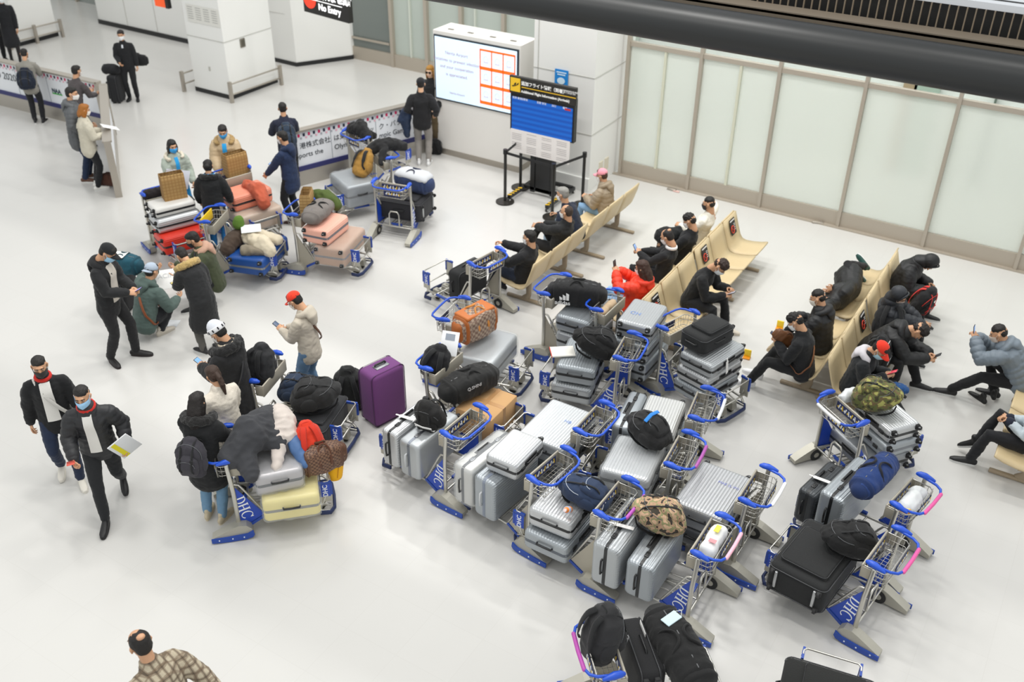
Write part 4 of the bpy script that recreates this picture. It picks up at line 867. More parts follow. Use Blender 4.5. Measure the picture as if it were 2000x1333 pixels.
# 15
M, y = cart('trolley with lettered blue panels and three stacked silver cases under a black fabric case', (1358, 609), (1293, 642), blue=True)
for k, (z, lab) in enumerate(((.34, 'lowest of the three stacked silver cases on the upright stack'), (.56, 'middle silver case with black casters in the stack of three'), (.78, 'top silver case of the stack of three with a long white tag'))):
    suitcase(lab, FLAT(M, .56+.02*k, -.02, z, H_+PI+.03*k), (.72, .50, .20), (SIL2, SIL3, SIL)[k], tagc=1 if k == 2 else None, group='stacked silver cases')
soft_case('black fabric cabin case lying on top of the three silver cases', FLAT(M, .48, -.02, 1.01, -H_), (.60, .40, .24), '#222324')
# 16
M, y = cart('trolley left of the three-case stack, its basket holding only a beige cloth', (1209, 565.6), (1163.6, 607.6))
suitcase('tall ribbed silver suitcase with blue writing lying highest beside the orange-coated person', FLAT(M, .56, -.10, .92, H_+.1), (.66, .48, .24), '#b7babd', sticker=('HD', '#7f9ad0', -.03, .0, .1))
suitcase('ribbed silver suitcase below the one with blue writing near the beige seats', FLAT(M, .56, -.12, .66, H_+.05), (.74, .52, .26), SIL2)
suitcase('silver case lowest in the stack next to the beige seats', FLAT(M, .56, -.1, .37, H_), (.76, .54, .27), SIL2, rib=False)
lump('beige cloth bundle in the wire basket near the orange-coated person', FLAT(M, -.0, .0, .87), [([(0, -.15, 0), (0, .15, .0)], [.06, .06])], '#c2a98a', 'cloth', 'cloth_bundle', 'cloth', amp=.01)
# 17
M, y = cart('trolley holding the black sports bag with three white stripes', (1108, 535.6), (1060, 576.4))
suitcase('silver case with white tag lying lower under the striped sports bag', FLAT(M, .50, -.02, .40, H_+PI), (.74, .52, .28), SIL, tagc=1)
suitcase('ribbed silver case with black band lying directly under the striped sports bag', FLAT(M, .46, -.02, .68, H_+PI+.05), (.74, .50, .24), SIL2)
o = duffel('black sports bag with three white stripes and white brand lettering', FLAT(M, .34, .0, .97, .35), (.62, .34, .32), '#1b1b1d', seed=8, logo=('adidas', .085, '#f2f2f2', -.17, -.10), box=.55)
tri = MB()
for k in range(3): x = -.23+k*.045; tri.prism([(x, -.03), (x+.035, -.03), (x+.035+.0, .0+.03*k), (x-.005, .02+.03*k)], 0, .004, Matrix.Translation((0.02, -.178, -.0))@FRONT)
ob('three_stripes', tri.mesh('three_stripes', mat('paper', '#f2f2f2')), o)
# 18
M, y = cart('trolley with the orange and brown patterned travel bag, basket empty', (909, 581), (864, 627))
suitcase('plastic-wrapped silver suitcase under the orange patterned bag', FLAT(M, .50, -.04, .44, H_), (.80, .52, .34), '#b9bdc0', wrap=True, rib=False)
suitcase('grey case standing below the plastic-wrapped suitcase', FLAT(M, .5, 0, .25, H_), (.5, .4, .05), '#8e9194', feet=False, rib=False)
o = duffel('orange leather travel bag with brown monogram sides and tan straps', FLAT(M, .30, .0, .86, H_-.35), (.54, .34, .42), '#9a7f6c', mt=mat('leather', '#a68b78', mono='#b09a86 #84695a', cs=26.), endc='#b3642a', strap='#d88f45', trim='#d88f45', seed=12, kind='leather', box=.5)
ob('leather_top', MB().rbox((0, 0, .19), (.5, .26, .05), .02).mesh('leather_top', mat('leather', '#c8702f')), o)
# 19
M, y = cart('trolley with black crumpled pack in its basket and a printed black bag on a carton', (891.5, 671.5), (829.6, 723.5))
backpack('black crumpled backpack stuffed in a trolley basket next to a paper sheet', FLAT(M, -.03, -.05, .98, .2, -.3, .3), (.34, .26, .40), '#17171a', seed=13)
pp_ = M@Vector((-.02, .22, 1.06)); o = root('paper_sheet', TR(pp_.x, pp_.y, pp_.z, .3, 1.0), 'white printed sheet standing in the basket with the crumpled pack', 'paper'); ob('sheet', MB().rbox((0, 0, 0), (.22, .3, .004), .001).mesh('sheet', mat('paper', '#eff0f2')), o); ob('print', MB().box((0, .08, .004), (.12, .08, .002)).mesh('print', mat('paper', '#9aa2ae')), o)
carton('brown cardboard box under the printed black bag', FLAT(M, .66, -.02, .42), (.50, .60, .34))
duffel('black holdall with faint white lettering lying on a cardboard box', FLAT(M, .40, -.0, .76, H_-.35), (.66, .36, .30), '#191919', seed=14, logo=('Q.SHINI', .06, '#b8b8ba', -.06, .05), box=.55)
# 20
M, y = cart('empty-basket trolley in the open floor left of the nearest man on the benches', (919, 517.6), (978.4, 486))
soft_case('black fabric suitcase standing on the trolley near the leftmost bench', FLAT(M, .36, .0, .50, H_, H_), (.60, .46, .26), '#1c1d1e')
# 21
M, y = cart('trolley with navy and white sports bag on a black case, centre of the open floor', (735, 353), (795, 362.5), blue=True)
soft_case('black fabric suitcase under the navy and white sports bag', FLAT(M, .48, -.02, .42, H_), (.78, .62, .36), '#26262a')
o = duffel('navy sports bag with pale grey top and dark handles', FLAT(M, .62, -.12, .80, H_-.2), (.58, .36, .36), '#2c3a5e', endc='#2c3a5e', seed=15, strap='#1f2742', box=.7, name='sports_bag')
ob('grey_top', MB().loft([(-.27, 0, .11), (-.2, 0, .125), (.2, 0, .125), (.27, 0, .11)], [(.155, .07), (.178, .085), (.178, .085), (.155, .07)], side=(0, 1, 0), n=14).mesh('grey_top', mat('cloth', '#c6c8cc')), o)
# 22 / 23
M, y = cart('trolley pushed against the banner with a black jacket in its basket', (679, 253), (716, 269))
lump('black jacket bunched up in the basket of the trolley against the banner', FLAT(M, .05, -.02, 1.04), [([(0, -.22, -.05), (.04, 0, .04), (-.02, .2, .0)], [.10, .15, .11]), ([(0, 0, 0), (.22, -.12, -.12)], [.10, .05]), ([(0, -.1, .05), (.08, .08, .13)], [.09, .07])], '#151516', seed=21)
M, y = cart('trolley at the banner carrying the wrapped suitcase and tan backpack', L=(764, 310), F=(692, 424))
suitcase('plastic-wrapped clear grey suitcase on the trolley by the banner', FLAT(M, .60, -.02, .46, H_), (.76, .56, .40), '#8e9499', wrap=True, rib=False, sticker=('ANA', '#2a52b8', .1, .18, .12))
backpack('tan brown backpack with black straps on the wrapped suitcase', FLAT(M, .36, -.02, .90, H_+.5, -.75), (.34, .26, .46), '#a57c38', seed=16, zipc='#3a2c18')
lump('long black coat draped over the trolley behind the tan backpack', FLAT(M, -.05, -.05, 1.08), [([(.35, -.10, -.12), (.1, -.05, .02), (-.1, 0, .03), (-.35, .05, -.05)], [.07, .12, .13, .09]), ([(.35, -.1, -.12), (.45, .1, -.38)], [.07, .04]), ([(.05, .1, 0), (.2, .28, -.18)], [.08, .05])], '#1a1a1c', seed=22)
# 24
M, y = cart('trolley with pink suitcase and tape-wrapped boxes, near the middle', R=(570, 421), F=(700, 541))
o = suitcase('tan film-wrapped suitcase with grey stripe, lowest under the pink one', FLAT(M, .60, .02, .40, H_), (.86, .52, .32), '#b58a68', rib=False, kind='plastic', wrap=True, band='#6d6a6c')
suitcase('pale pink ribbed suitcase with grey seam under the grey holdall', FLAT(M, .40, -.03, .70, H_-.1), (.68, .46, .26), '#eeb3a0', kind='plastic', band='#6a6c74')
duffel('grey fabric holdall with a black ribbon bow on the pink suitcase', FLAT(M, .28, .0, .96, H_), (.56, .36, .24), '#76706c', seed=17, box=.8)
paper_bag('checked brown paper carrier standing behind the grey holdall', FLAT(M, .02, .16, 1.02, H_+.3), (.34, .18, .36))
lump('olive green knitted coat heap behind the checked paper carrier', FLAT(M, .18, .42, .98), [([(-.15, 0, .05), (.05, .0, .03), (.25, -.05, -.06)], [.09, .11, .09])], '#4b5a2a', 'knit', seed=23)
# 25
M, y = cart('trolley with yellow and red stickers carrying a bright blue case under clothes', (430.7, 400.7), (399, 435))
suitcase('bright blue hard suitcase with silver stripe lying on the trolley behind the crouching men', FLAT(M, .66, .0, .36, H_-.1), (.92, .60, .28), '#1c4c94', rib=False, kind='plastic', band='#9a9c9a')
lump('cream knitted clothes heaped on the blue suitcase', FLAT(M, .66, -.05, .60), [([(-.2, .1, 0), (.15, -.1, .02), (.3, -.2, -.04)], [.12, .14, .10]), ([(0, .2, 0), (.3, .15, -.03)], [.1, .08])], '#d8ccb4', 'knit', 'clothes_pile', 'clothes', seed=24)
lump('dark brown coat bundle at the rear of the blue suitcase', FLAT(M, .32, -.06, .62), [([(-.05, -.2, -.08), (.0, 0, 0), (.05, .2, -.02)], [.11, .13, .11])], '#4a3c32', seed=25)
lump('green knitted hat lying on the brown coat bundle', FLAT(M, .36, .08, .84), [([(0, 0, -.02), (.01, 0, .03)], [.10, .085])], '#58782c', 'knit', 'knitted_hat', 'hat', seed=26, amp=.006, vox=.012)
o = flat('paper_sheet', 460, 450, .3, .2, '#dfe4e4', 'white printed sheet lying on the cream clothes', 'paper'); o.matrix_world = FLAT(M, .58, .02, .78, .4, .2)
lump('grey rolled scarf in front of the cream clothes on the blue suitcase', FLAT(M, .70, -.28, .56), [([(-.14, 0, 0), (.14, .02, -.02)], [.08, .07])], '#8f8574', 'knit', 'scarf', 'scarf', seed=27)
o = root('yellow_bag', FLAT(M, .02, .02, .90, H_), 'yellow and red printed folder stuck at the rear of the blue case trolley', 'bag'); ob('folder', MB().rbox((0, .14, 0), (.42, .02, .16), .004).mesh('folder', mat('plastic', '#f0c81e')), o); ob('red_stripe', MB().box((.02, .152, -.02), (.3, .004, .04)).mesh('red_stripe', mat('plastic', '#d8341f')), o)
# 26
M, y = cart('trolley with red suitcase, second from the left among the women in blue masks', (355, 362), (276, 381))
suitcase('bright red ribbed suitcase standing low on the trolley of the woman in mint', FLAT(M, .58, .0, .40, H_), (.74, .50, .30), '#d8301c', kind='plastic', handle='#7a1410')
suitcase('silver suitcase with black wheels lying on the red one', FLAT(M, .42, -.0, .67, H_), (.72, .46, .22), SIL3)
suitcase('white hard suitcase lying behind the checked carrier over the silver one', FLAT(M, .36, .0, .87, H_), (.66, .42, .17), '#dcdad6', rib=False, kind='plastic')
paper_bag('checked brown paper carrier leaning on the white case by the woman in mint', FLAT(M, .30, .10, 1.16, H_-.1, .0), (.36, .2, .42))
lump('black and red folded jacket in the basket beside the checked carrier', FLAT(M, .02, -.12, .98), [([(0, -.14, 0), (0, .14, .02)], [.08, .08])], '#1b1416', seed=28)
# 27
M, y = cart('trolley of the woman in beige fur with a salmon suitcase', L=(487, 325), F=(556, 466))
suitcase('beige film-wrapped suitcase lowest under the salmon one', FLAT(M, .62, .0, .40, H_), (.78, .52, .32), '#c0a284', rib=False, kind='plastic', wrap=True)
suitcase('salmon pink ribbed suitcase with black handles beside the woman in black fur', FLAT(M, .42, .0, .70, H_), (.72, .48, .26), '#e08a70', kind='plastic')
paper_bag('checked brown paper carrier held in front of the woman in beige fur', FLAT(M, -.08, .12, 1.08, H_), (.38, .2, .40))
lump('terracotta coat hanging over the salmon suitcase', FLAT(M, .56, .08, .80), [([(-.2, 0, .05), (.1, .02, .06), (.3, .0, -.1)], [.10, .13, .11])], '#b8573c', 'cloth', seed=29)
# 28
M, y = cart('trolley with lettered blue panel loaded with coats and a yellow film-wrapped suitcase', R=(441, 906.5), F=(652, 1003), blue=True)
suitcase('pale yellow film-wrapped suitcase with grey straps lowest on the trolley', FLAT(M, .60, -.06, .40, -H_), (.86, .60, .30), '#ecdc84', rib=False, kind='plastic', wrap=True, band='#7d7a70')
suitcase('silver and pink film-wrapped suitcase with black handles above the yellow one', FLAT(M, .48, -.04, .70, -H_+.1, ry=.0), (.72, .50, .26), '#b3aeb0', rib=False, kind='case', wrap=True)
lump('charcoal grey padded coat with white lettering heaped highest on the loaded trolley', FLAT(M, .28, .02, 1.06), [([(-.22, -.22, -.08), (0, -.05, .06), (.2, .2, .0)], [.14, .22, .17]), ([(.0, .1, 0), (.18, .3, .02)], [.15, .12]), ([(-.1, -.1, 0), (-.05, -.42, -.2)], [.15, .08]), ([(0, 0, .02), (.25, -.1, -.05)], [.16, .12])], '#3a3b3f', 'cloth', seed=30)
lump('cream fleece coat hood spilling over the charcoal coat', FLAT(M, .55, .08, 1.05), [([(-.05, -.38, -.22), (.0, -.15, -.02), (.05, .05, .05), (.02, .2, .02)], [.05, .09, .16, .14]), ([(.05, .05, .05), (.1, -.1, -.02)], [.14, .10])], '#d3c8c0', 'cloth', seed=31)
lump('steel blue rolled puffer sleeve between the fleece and the red bag', FLAT(M, .72, -.10, .92, .3), [([(0, .1, .08), (.0, -.02, 0), (.03, -.18, -.12)], [.08, .08, .06])], '#4a6c9c', 'puff', 'rolled_jacket', 'coat', seed=32, amp=.008)
backpack('bright red and khaki backpack with black zip on the loaded trolley', FLAT(M, .86, -.02, .92, .25, -.55), (.32, .22, .44), '#d93a20', seed=18, strap='#c8301c', zipc='#2a1512')
duffel('brown checked leather handbag hanging at the front of the loaded trolley', FLAT(M, .98, -.16, .76, .3), (.42, .22, .34), '#6a4a36', mt=mat('leather', '#6a4a37', mono='#7b5a44 #503527', cs=42.), endc='#5c3c2a', strap='#5a3420', trim='#5a3420', seed=19, kind='leather', box=.6, name='handbag')
o = root('yellow_pillow', FLAT(M, 1.12, -.10, .62, .3, 0, .15), 'bright yellow oval neck cushion hanging by the checked handbag', 'cushion'); q = MB().loft([(0, 0, .2), (0, 0, .05), (0, 0, -.18)], [(.085, .06), (.09, .065), (.085, .06)], n=16); q = remesh(q, .014, 3); ob('cushion_body', q.mesh('cushion_body', mat('cloth', '#f4b414')), o); ob('seam', MB().tube([(.0, -.066, .16), (0, -.07, 0), (0, -.066, -.16)], .004, n=5).mesh('seam', mat('cloth', '#c98c0c')), o)
# 29
M, y = cart('trolley behind the loaded coats with a wide beige basket plate and black packs', (542, 687), (489, 749))
backpack('black backpack with white mark standing in the basket by the parka man', FLAT(M, -.04, .0, 1.06, -.2, -.4), (.36, .28, .46), '#1e1f22', seed=20)
soft_case('dark grey fabric case lying low on the trolley behind the red backpack', FLAT(M, .62, .0, .36, H_), (.76, .52, .28), '#2a2b2e')
backpack('navy and black rucksack lying right behind the beige basket plate', FLAT(M, .40, .10, .70, H_, 1.2), (.36, .26, .50), '#26344a', seed=21)
backpack('big black ridged pack in front of the standing man in the red cap', FLAT(M, .68, -.02, .76, H_+.4, 1.25), (.42, .30, .54), '#232324', seed=22)
# 12 and 13 at the bottom edge
M, y = cart('trolley at the bottom edge with a purple-sleeved handle', (1160, 1199.5), (1203, 1331), sleeve='#b54aa8')
backpack('dark grey backpack with white letters hung over the bottom edge trolley basket', FLAT(M, .02, .12, 1.06, -H_+.2, -.25), (.36, .28, .56), '#2b2b2d', seed=23, logo=('RYU', .09, '#d9d9db', -.10))
soft_case('black hard-fronted cabin case standing second on the bottom edge trolley', FLAT(M, .36, .10, .62, H_, H_), (.66, .42, .22), '#1c1c1e', tagc=1)
duffel('long black holdall with pale blue face mask on it at the bottom edge', FLAT(M, .68, .02, .78, H_+.15), (.80, .38, .34), '#171718', seed=24, box=.8)
o = root('face_mask', FLAT(M, .66, .22, .965, .5), 'pale blue disposable face mask lying on the long black holdall', 'mask'); ob('mask_sheet', MB().rbox((0, 0, 0), (.17, .1, .012), .005).mesh('mask_sheet', mat('paper', '#cfe4ec')), o); ob('ear_loop', MB().tube([(.08, .04, 0), (.13, 0, .01), (.08, -.04, 0)], .003, n=5).mesh('ear_loop', mat('paper', '#e8eef0')), o)
M, y = cart('trolley at the bottom edge of which only the front gate and a black case show', (1500, 1500), (1590, 1560)) if 0 else (None, None)
a_, b_ = G(1585, 1275, .5), G(1668, 1300, .5); cc = (a_+b_)/2; yv = (a_-b_).normalized(); yaw13 = math.atan2(-yv.x, yv.y)
M = TR(cc.x, cc.y, 0, yaw13)@TR(-1.0, 0, 0)
o = dup(PROTO[(False, None)]); o.matrix_world = M; o['label'] = 'trolley at the bottom edge of which only the empty front gate shows'
soft_case('black suitcase cut off by the bottom edge, behind an empty gate', FLAT(M, .52, .0, .44, H_), (.78, .56, .36), '#1a1b1a')
# cases standing on the floor
g = G(745, 846); soft = soft_case('tall purple fabric suitcase standing alone on the floor', TR(-6.62, 7.72, .40, -.25, 0, -H_), (.76, .50, .32), '#6b3a72', pipe='#4a2652', tagc=1)
ob('handle_recess', MB().rbox((.38, 0, .0), (.02, .2, .1), .008).mesh('handle_recess', mat('metal', '#8f9094')), soft)
backpack('big black travel pack standing on the floor left of the purple suitcase', TR(-7.12, 7.66, .31, .6), (.42, .30, .64), '#1e1f1f', seed=25)
g = G(243, 640); soft_case('black suitcase standing behind the man in the black cap', TR(-9.30, 8.12, .36, .5, 0, -H_) if 0 else TR(*(G(248, 600).xy), .34, .4, 0, -H_), (.64, .44, .28), '#232326')
p = G(238, 510, .8); duffel('teal cooler bag with a white stripe on the black suitcase', TR(*(G(243, 515, .84).xy), .83, .3), (.44, .28, .28), '#124a5a', endc='#0f3f4e', seed=26, box=.6, strap='#0e3844', name='cooler_bag')
o = flat('paper_sheet', 0, 0, .26, .18, '#e6e6e2', 'pale printed sheet lying on the teal cooler bag', 'paper'); o.matrix_world = TR(*(G(228, 497, 1.0).xy), .995, .4)
o = flat('paper_sheet', 332, 632, .26, .18, '#d9dcdf', 'white sheet lying on the floor by the squatting man shoes', 'paper', .5)
# ================================================================== people
def nv(v): v = np.array(v, float); return v/(np.linalg.norm(v)+1e-9)
def ik(a, c, l1, l2, pole):
    a, c = np.array(a, float), np.array(c, float); d = c-a; D = np.linalg.norm(d); u = d/(D+1e-9)
    if D > (l1+l2)*.995: c = a+u*(l1+l2)*.995; D = (l1+l2)*.995
    D = max(D, abs(l1-l2)+.02); x = (l1*l1-l2*l2+D*D)/(2*D); h = math.sqrt(max(l1*l1-x*x, 0)); p = np.array(pole, float); p = p-u*(p@u); p = nv(p)
    return a+u*x+p*h, c
def head_geo():
    def mk():
        q = MB(); q.ell((0, -.012, .028), (.074, .092, .086)); q.ell((0, .012, -.012), (.066, .078, .08)); q.ell((0, .022, -.062), (.052, .062, .052)); q.ell((0, .052, -.095), (.024, .026, .02))
        q.ell((.030, .062, -.03), (.026, .02, .022)); q.ell((-.030, .062, -.03), (.026, .02, .022))
        q.loft([(0, .078, .02), (0, .094, -.008), (0, .106, -.030)], [(.008, .008), (.010, .010), (.016, .011)], n=8); q.ell((0, .080, .032), (.045, .012, .010)); q.ell((0, .086, -.062), (.024, .010, .010))
        q.loft([(0, -.03, -.04), (0, -.035, -.15)], [.052, .054], n=14)
        for s in (-1, 1): q.loft([(s*.074, -.012, .018), (s*.083, -.018, .004), (s*.078, -.008, -.03)], [(.010, .014), (.011, .018), (.008, .010)], side=(1, 0, 0), n=8)
        r = remesh(q, .0075, 2); r.mi = [0]*len(r.f)
        for s in (-1, 1):
            r.ell((s*.031, .0805, .006), (.0125, .006, .0042), mi=2, n=10, m=5); r.ell((s*.031, .0835, .006), (.006, .0045, .0045), mi=1, n=8, m=5); r.loft([(s*.017, .083, .0095), (s*.031, .087, .0115), (s*.046, .078, .009)], [(.0025, .0018)]*3, n=5, mi=1)
            r.loft([(s*.014, .0905, .025), (s*.032, .089, .029), (s*.050, .077, .025)], [(.0035, .0025)]*3, n=6, mi=1)
        r.loft([(-.022, .090, -.062), (0, .098, -.060), (.022, .090, -.062)], [(.004, .005), (.006, .006), (.004, .005)], n=6, mi=3)
        return r
    return cm('headgeo', mk)
def hand_geo(curl):
    """right hand, wrist at origin, x towards the fingers, z = back of hand, y = thumb side"""
    def mk():
        q = MB(); q.loft([(-.035, 0, 0), (0, 0, 0), (.03, 0, 0), (.075, 0, 0), (.095, 0, -.002)], [(.024, .021), (.027, .018), (.037, .016), (.041, .014), (.036, .012)], side=(0, 1, 0), n=14)
        for k, (y, L) in enumerate(((.031, .072), (.0105, .080), (-.0105, .074), (-.030, .058))):
            p = np.array([.088, y, 0.]); pts = [p-np.array([.02, 0, 0]), p]; a = 0.; sp = (.10, .03, -.04, -.12)[k]
            for j, f in enumerate((.46, .30, .24)):
                a += math.radians(curl*(.75, 1.1, .8)[j]+(k*3 if curl else 0)); p = p+np.array([math.cos(a), sp, -math.sin(a)])*L*f; pts.append(p)
            q.loft(pts, [.0088, .0088, .0085, .0078, .0068], n=8)
        th = math.radians(38); t0 = np.array([.018, .022, -.004]); pts = [t0, t0+np.array([.03, .026, -.012]), t0+np.array([.060, .036, -.022-.0003*curl]), t0+np.array([.082, .036-.0002*curl, -.03-.0004*curl])]
        q.loft(pts, [.013, .0115, .0095, .0080], n=8)
        return remesh(q, .0042, 1)
    return cm(('hand', curl), mk)
def put(dst, geo, M, mimap=None, keep=True):
    g = MB(); g.v = [v.copy() for v in geo.v]; g.f = [list(f) for f in geo.f]; g.mi = list(geo.mi); g.sm = list(geo.sm); g.n = geo.n; g.xf(M); dst.join(g); return dst
def frame_m(o, x, z, mirror=False):
    x = nv(x); z = np.array(z, float); z = nv(z-x*(x@z)); y = np.cross(z, x); M = np.eye(4); M[:3, 0] = x; M[:3, 1] = -y if mirror else y; M[:3, 2] = z; M[:3, 3] = o; return M
SK = ['#c99a78', '#d8ac8a', '#b8845f', '#e2bd9f']
def shoe_geo():
    def mk():
        q = MB(); q.loft([(-.06, 0, .045), (-.03, 0, .05), (.03, 0, .05), (.10, 0, .040), (.17, 0, .032), (.205, 0, .026)], [(.032, .040), (.037, .046), (.040, .046), (.044, .034), (.043, .026), (.030, .018)], side=(0, 1, 0), n=12)
        q.loft([(-.005, 0, .06), (-.015, 0, .12)], [(.042, .046), (.040, .044)], side=(0, 1, 0), n=12); return remesh(q, .012, 2)
    return cm('shoe', mk)
def sole_mesh(col):
    def mk():
        m = MB(); pts = []
        for k in range(24):
            a = 2*PI*k/24; x = .07+.15*math.cos(a); w = .040+.008*math.cos(a-.2); pts.append((x, w*math.copysign(abs(math.sin(a))**.7, math.sin(a))))
        m.prism(pts, 0, .024); return m.mesh('sole', mat('rubber', col))
    return cm(('sole', col), mk)
def person(label, at_=None, to=None, yaw=None, xy=None, z0=0.0, h=1.70, lean=4, side=0, twist=0, hp=8, hy=0, hr=0, ph=.93, py=0.0, fl=(-.10, .02, 0), fr=(.10, -.02, 0), fyl=8, fyr=-8,
           hl=(-.27, .06, .80), hr_=(.27, .06, .80), top='#1c1c1e', topk='cloth', tl=.10, puff=0, thick=0., hood=None, hoodup=False, fur=None, coll=None, shirt=None, pants='#1a1a1c', pk='cloth', shoes='#1b1b1c', sole='#d8d8d6',
           hair='short', hcol='#16120f', mask=None, hat=None, skin=0, curl=(30, 30), thumbs=None, strap=None, phone=None, skirt=None, barelegs=False, rootM=None, seed=1, knees=None, elb=None, kn=None, cat='person', wide=1.0, topm=None, zip_=None, sleeve_end=None, stripe=None, handdir=None, shoe_off=False, seg=1.0, glasses=False):
    s = h/1.70
    if rootM is None:
        p = Vector((xy[0], xy[1], 0)) if xy else G(*at_)
        if yaw is None: t = G(*to); d = t-p; yaw = math.atan2(-d.x, d.y)
        else: yaw = math.radians(yaw)
        rootM = TR(p.x, p.y, z0, yaw)
    o = root('person', rootM@Matrix.Scale(1, 4), label, cat)
    S = np.array([s, s, s])
    la = math.radians(lean); sd = math.radians(side)
    P = np.array([0, py, ph]); up1 = nv((math.sin(sd*.6), math.sin(la*.7), math.cos(la*.7))); up2 = nv((math.sin(sd), math.sin(la), math.cos(la)))
    Wp = P+up1*.27*seg; N = Wp+up2*.25*seg; tw = math.radians(twist); sv = nv((math.cos(tw), math.sin(tw), 0)); sv = nv(sv-up2*(sv@up2)); fw = np.cross(up2, sv)
    hpr, hyr, hrr = math.radians(hp), math.radians(hy)+tw, math.radians(hr)
    na = la*.5+hpr*.5; nd = nv((math.sin(sd*.4), math.sin(na)*1., math.cos(na))); HB = N+nd*.085
    Hm = (Matrix.Rotation(hyr, 4, 'Z')@Matrix.Rotation(-hpr, 4, 'X')@Matrix.Rotation(hrr, 4, 'Y')); HU = np.array(Hm)[:3, 2]; HF = np.array(Hm)[:3, 1]; HC = HB+HU*.105+HF*.015
    HM = np.eye(4); HM[:3, :3] = np.array(Hm)[:3, :3]; HM[:3, 3] = HC
    shL, shR = N-up2*.055-sv*.175*wide, N-up2*.055+sv*.175*wide
    hl, hr_ = np.array(hl, float), np.array(hr_, float)
    pl = elb[0] if elb else (-.5, -.7, -.5); pr = elb[1] if elb else (.5, -.7, -.5)
    eL, wL = ik(shL, hl, .275, .25, pl); eR, wR = ik(shR, hr_, .275, .25, pr)
    hipL, hipR = P+np.array([-.088, 0, -.02]), P+np.array([.088, 0, -.02])
    aL, aR = np.array(fl, float)+[0, 0, .09], np.array(fr, float)+[0, 0, .09]
    kpl = kn[0] if kn else (-.12, 1, .25); kpr = kn[1] if kn else (.12, 1, .25)
    kL, aL = ik(hipL, aL, .43, .42, kpl); kR, aR = ik(hipR, aR, .43, .42, kpr)
    # ---- body
    q = MB()
    q.loft([P-up1*.06, P+up1*.05, Wp, Wp+up2*.13, N-up2*.05, N], [(.15, .10), (.145, .10), (.125, .09), (.15, .105), (.13, .08), (.06, .055)], side=sv, n=14)
    q.loft([N-up2*.02, HB, HC-HU*.03], [.055, .052, .052], n=12)
    for a_, b_, c_ in ((shL, eL, wL), (shR, eR, wR)): q.loft([a_, b_, c_], [.040, .035, .026], n=10)
    for a_, b_, c_ in ((hipL, kL, aL), (hipR, kR, aR)): q.loft([a_, b_, (b_+c_)/2, c_], [.075, .052, .05, .036], n=10)
    b = remesh(q, .017, 2); b.mi = [0]*len(b.f)
    put(b, head_geo(), HM)
    for w, e, R_h, cu, ix in ((wL, eL, False, curl[0], 0), (wR, eR, True, curl[1], 1)):
        fd = nv(w-e); th = thumbs[ix] if thumbs else (0, 1, .15)
        if handdir and handdir[ix] is not None: fd = nv(handdir[ix])
        th = nv(np.array(th)-fd*(np.array(th)@fd)); z = np.cross(fd, th) if R_h else -np.cross(fd, th)
        M = frame_m(w, fd, z, mirror=not R_h)
        put(b, hand_geo(cu), M)
    b.v = [v*S for v in b.v]
    sk = lin(SK[skin]); bod = ob('body', b.mesh('body', [mat('skin', SK[skin]), mat('glossy', '#140d0a'), mat('glossy', '#e8e2dc'), mat('skin', '#a85f54')]), o)
    # ---- trousers
    def cloth(parts, vox, name, m_, amp=.006, fq=9, sm=3, quilt=None):
        g = MB()
        for pth, rad, *k in parts: g.loft(pth, rad, side=(k[0] if k else (1, 0, 0)), n=14, power=(k[1] if len(k) > 1 else 1))
        g = remesh(g, vox, sm); V = g.v[0]
        if quilt is not None:
            bones, pit, am = quilt; best = np.full(len(V), 9.); tt = np.zeros(len(V))
            off = 0
            for a_, c_ in bones:
                d = c_-a_; L = np.linalg.norm(d); u = d/L; t = np.clip((V-a_)@u, 0, L); dist = np.linalg.norm(V-a_-t[:, None]*u, axis=1); m2 = dist < best; best[m2] = dist[m2]; tt[m2] = (t+off)[m2]; off += 0
            g.v[0] = V+g.N*((np.abs(np.sin(PI*tt/pit))**.6-.6)*am)[:, None]
        wrinkle(g, amp*1.2, fq, seed); wrinkle(g, -amp*.75, fq*1.6, seed+3, (1, 1, 1.7)); wrinkle(g, amp*.4, fq*3, seed+7)
        g.v = [v*S for v in g.v]; return ob(name, g.mesh(name, m_), o)
    pm = mat(pk, pants)
    lk = .004 if not puff else .006
    parts = [([P-up1*.09, P-up1*.02, P+up1*.09], [(.155, .105), (.17, .12), (.155, .108)], sv)]
    if barelegs or skirt:
        kk = (kL+kR)/2*.25+(hipL+hipR)/2*.75; dn = nv((kL+kR)/2-P)
        parts += [([P, P+dn*.2, P+dn*.42], [(.165, .12), (.18, .13), (.20, .14)], sv)]
        cloth(parts, .017, 'skirt', mat('cloth', skirt or pants)); 
        cloth([([hipL, kL, (kL+aL)/2, aL], [.07, .054, .052, .038]), ([hipR, kR, (kR+aR)/2, aR], [.07, .054, .052, .038])], .014, 'tights', mat('cloth', '#242022'), amp=.001)
    else:
        for a_, b_, c_ in ((hipL, kL, aL), (hipR, kR, aR)):
            parts.append(([a_, (a_+b_)/2, b_, (b_+c_)/2, c_+(b_-c_)*.03], [(.094, .098), (.086, .09), (.068, .07), (.064, .066), (.054, .058)]))
        cloth(parts, .015, 'trousers', pm)
    # ---- top
    T = .014+thick+(.016 if puff else 0)
    hem = P-up1*tl if ph > .7 else P-up1*min(tl, .06)
    def torso(t):    # t 0 at the hem .. 1 at the neck: centre, half width, half depth
        pass
    tors = [([hem, P, Wp, Wp+up2*.13, N-up2*.06, N+up2*.01], [(.165+T, .115+T), (.158+T, .112+T), (.145+T, .105+T), (.168+T, .118+T), (.150+T, .092+T), (.065+T, .062+T)], sv)]
